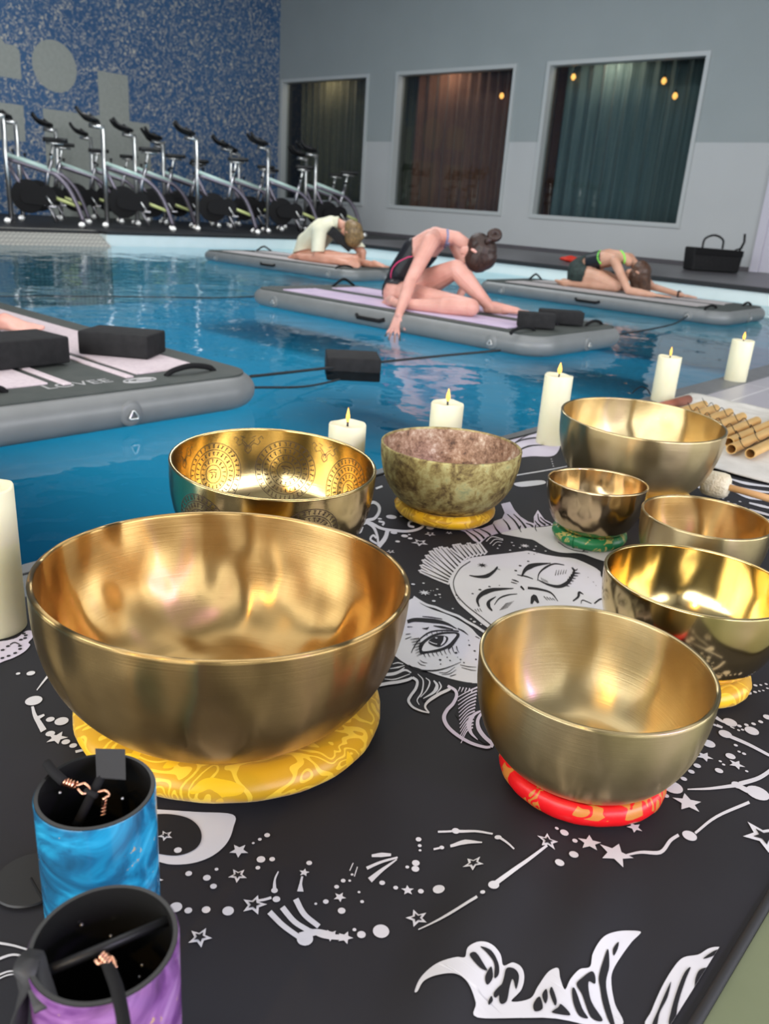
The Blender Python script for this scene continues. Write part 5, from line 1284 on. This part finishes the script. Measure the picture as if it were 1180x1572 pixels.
rk = J(545, 404, 6.84, .06); cs += [(J(466, 400, 6.88), J(505, 397, 6.86), .125, .10, 'leg'), (J(505, 397, 6.86), rk, .10, .065, 'leg'), (rk, J(500, 409, 6.72, .05), .06, .055, 'leg'), (J(500, 409, 6.72, .05), J(462, 409, 6.72, .035), .055, .038, 'leg')]
foot(cs, J(462, 409, 6.72, .034), J(444, 408, 6.80, .034), (-.2, -.6, .7), 1.0)
lk = J(548, 403, 7.12, .06); cs += [(J(478, 398, 7.1), lk, .11, .065, 'leg'), (J(520, 409, 7.0, .045), J(570, 410, 6.98, .036), .05, .036, 'leg')]
foot(cs, J(570, 410, 6.98, .034), J(594, 411, 7.02, .032), (0, 0, 1), 1.0)
cl = Lc(cs, o1); body = fuse('body', cl, .008, 'skin_warm', root, 4)
def shirt(tg, t, p):
    x, y = pix(p+o1)
    if tg == 'torso': return y < 386+(x-455)*.02 or x < 474 and y < 392
    if tg == 'uparm': return y < 387
    if tg == 'uparm2': return y < 381
    return tg == 'neck' and x < 520
garment('t_shirt', body, cl, shirt, .016, 'shirt_cream', root, 3, .006)
h0 = hdc-o1; fuse('hair', [(h0+upv*.02-fcv*.035, h0+upv*.05+fcv*.04, .108, .102), (h0-fcv*.06-upv*.03, h0+upv*.04, .075, .09), (h0+upv*.10-fcv*.05, h0+upv*.13-fcv*.03, .045, .035)], .008, 'hair_blond', root, 2)
bm = bmesh.new(); q = J(523, 367, 6.98)-o1; box(bm, -.16, .16, -.07, .07, -.055, .055, 0, Matrix.Translation(q+o1) @ Matrix.Rotation(.78, 4, 'Z') @ Matrix.Rotation(.62, 4, 'Y'), .008)
tag(link('yoga_block', bm, 'black_foam', auto=40), 'dark block held under the head of the person in the cream shirt', 'yoga block', 'black foam blocks')
bm = bmesh.new(); a = (lw-o1); tube(bm, [a+Vector((.034*math.cos(k*PI/8), .01*math.sin(k*PI/8), .034*math.sin(k*PI/8))) for k in range(16)], .006, 6, closed=True); link('wrist_band', bm, 'black_cord', root)

# --- woman in child's pose on the right board
root = empty('person', J(920, 450, 7.9)); root.location.z = TOP; tag(root, 'woman in a dark swimsuit with lime green trim folded forward with arms stretched out', 'person'); o1 = root.location.copy(); cs = []
pel = J(890, 414, 7.95); wa = J(912, 401, 7.95); ch = J(934, 396, 7.95); gi = J(948, 395, 7.95); nk = J(958, 395, 7.95)
cs += [(pel, wa, .115, .088, 'low'), (wa, ch, .088, .092, 'mid'), (J(889, 418, 7.86), J(891, 418, 8.04), .115, .11, 'low')]
for dy, dp in ((-.07, -6), (.07, 6)): cs += [(J(912+dp, 402, 7.95+dy), J(934+dp, 397, 7.95+dy), .075, .078, 'mid'), (J(934+dp, 397, 7.95+dy), J(948+dp, 397, 7.95+dy), .076, .058, 'top')]
rs = J(944, 402, 7.80); re = J(964, 446, 7.68, .036); rw = J(1002, 456, 7.70, .026); ls = J(966, 396, 8.10); le = J(1000, 440, 8.16, .036); lw = J(1046, 454, 8.10, .026)
cs += [(ch, gi, .088, .07, 'top'), (gi, nk, .065, .046, 'top'), (nk, J(965, 402, 7.95), .046, .046, 'neck'), (gi, rs, .056, .05, 'top'), (gi, ls, .056, .05, 'top'), (rs, re, .048, .036, 'arm'), (re, re.lerp(rw, .4), .037, .038, 'arm'), (re.lerp(rw, .4), rw, .038, .024, 'arm'), (ls, le, .048, .036, 'arm'), (le, lw, .037, .024, 'arm')]
hand(cs, rw, (0, 0, -1), (.95, .25, -.03), (0, 1, 0), 1.1, .05); hand(cs, lw, (0, 0, -1), (.95, -.1, -.03), (0, -1, 0), 1.1, .05)
hdc = J(979, 420, 7.94); upv = (R*.75-U*.66).normalized(); fcv = (-R*.4-U*.80+F*.4).normalized(); cs += head_cones(hdc, upv, fcv, 1.05)
for dy, dp in ((0, 0), (.24, 10)):
    k_ = J(944+dp, 444, 7.80+dy, .055); a_ = J(870+dp, 446, 7.76+dy, .034)
    cs += [(J(889+dp, 424, 7.84+dy*.8), J(918+dp, 428, 7.82+dy), .115, .088, 'thigh'), (J(918+dp, 428, 7.82+dy), k_, .088, .058, 'leg'), (k_, k_.lerp(a_, .4), .054, .052, 'leg'), (k_.lerp(a_, .4), a_, .052, .034, 'leg')]
    foot(cs, a_, J(850+dp, 446, 7.79+dy, .03), (.1, -.3, -.9), 1.0)
cl = Lc(cs, o1); body = fuse('body', cl, .008, 'skin_tan', root, 4)
garment('swim_shorts', body, cl, lambda tg, t, p: (tg == 'low' and pix(p+o1)[0] < 906) or (tg == 'thigh' and pix(p+o1)[0] < 896-(pix(p+o1)[1]-425)*.3), .008, 'shorts_green', root)
garment('swimsuit', body, cl, lambda tg, t, p: (tg in ('low', 'mid') and pix(p+o1)[0] > 898 and (pix(p+o1)[0] < 921 or pix(p+o1)[1] > 413)), .004, 'swim_navy', root)
for pts in ([(921, 384), (918, 391), (918, 398), (922, 405)], [(921, 384), (928, 379), (936, 380)], [(951, 384), (957, 390), (959, 398), (958, 404)], [(936, 380), (946, 381), (952, 385)]): trim_tube('trim', body, pts, .009, 'swim_lime', root, .002)
h0 = hdc-o1; dn = Vector((.12, 0, -1)).normalized(); fuse('hair', [(h0+upv*.02-fcv*.035, h0+upv*.03+fcv*.02, .098, .09), (h0-fcv*.06, h0+upv*.05, .075, .085), (h0+upv*.05, h0+upv*.07+dn*.13, .09, .055), (h0+upv*.02-R*.04, h0+dn*.15-R*.01, .07, .05), (h0+upv*.09, h0+upv*.09+dn*.12+R*.03, .06, .035)], .008, 'hair_brown', root, 2)
bm = bmesh.new(); a = lw-o1-Vector((.03, 0, -.002)); tube(bm, [a+Vector((.004*math.sin(k), .032*math.cos(k*PI/8), .032*math.sin(k*PI/8))) for k in range(16)], .008, 6, closed=True); link('watch', bm, 'black_cord', root)

# --- person on the nearest board, only a leg reaches into the photo
root = empty('person', (-4.45, 1.30, TOP)); tag(root, 'person at the left edge with one bare leg showing behind the block', 'person'); o1 = root.location.copy(); cs = []
an = Vector((-3.74, 1.62, TOP+.038)); kn = Vector((-4.08, 1.42, TOP+.058)); hp = Vector((-4.48, 1.32, TOP+.10))
cs += [(hp, kn, .095, .058, 'leg'), (kn, an, .056, .036, 'leg')]; foot(cs, an+Vector((.0, 0, -.004)), an+Vector((.20, .07, -.006)), (0, -.3, .9), 1.0)
k2 = Vector((-4.05, .98, TOP+.058)); cs += [(hp+Vector((0, -.14, 0)), k2, .095, .058, 'leg'), (k2, Vector((-4.40, .95, TOP+.04)), .055, .036, 'leg')]; foot(cs, Vector((-4.40, .95, TOP+.034)), Vector((-4.56, 1.05, TOP+.034)), (0, -.4, .9), 1.0)
sp = hp+Vector((-.02, -.07, .0)); cs += [(sp, sp+Vector((-.02, 0, .22)), .125, .105, 'torso'), (sp+Vector((-.02, 0, .22)), sp+Vector((.14, 0, .38)), .105, .10, 'torso'), (sp+Vector((.14, -.1, .38)), sp+Vector((.14, .1, .38)), .075, .075, 'torso'), (sp+Vector((.16, 0, .40)), sp+Vector((.27, 0, .38)), .05, .048, 'neck')]
for s in (-1, 1):
    a0 = sp+Vector((.14, s*.17, .37)); b0 = sp+Vector((.20, s*.26, .12)); c0 = sp+Vector((.34, s*.20, -.045)); cs += [(a0, b0, .05, .036, 'arm'), (b0, c0, .037, .024, 'arm')]; hand(cs, c0, (0, 0, -1), (1, 0, -.06), (0, -s, 0), 1.0, .05)
hd = sp+Vector((.34, 0, .32)); cs += head_cones(hd, (.7, 0, -.45), (-.2, 0, -1), 1.0)
cl = Lc(cs, o1); body = fuse('body', cl, .008, 'skin_pink', root, 4)
garment('swimsuit', body, cl, lambda tg, t, p: tg == 'torso', .004, 'swim_black', root)
uh = Vector((.7, 0, -.45)).normalized(); fh = Vector((-.54, 0, -.84)); fuse('hair', [(hd-o1+uh*.02-fh*.03, hd-o1+uh*.03+fh*.02, .094, .088)], .008, 'hair_brown', root, 2)
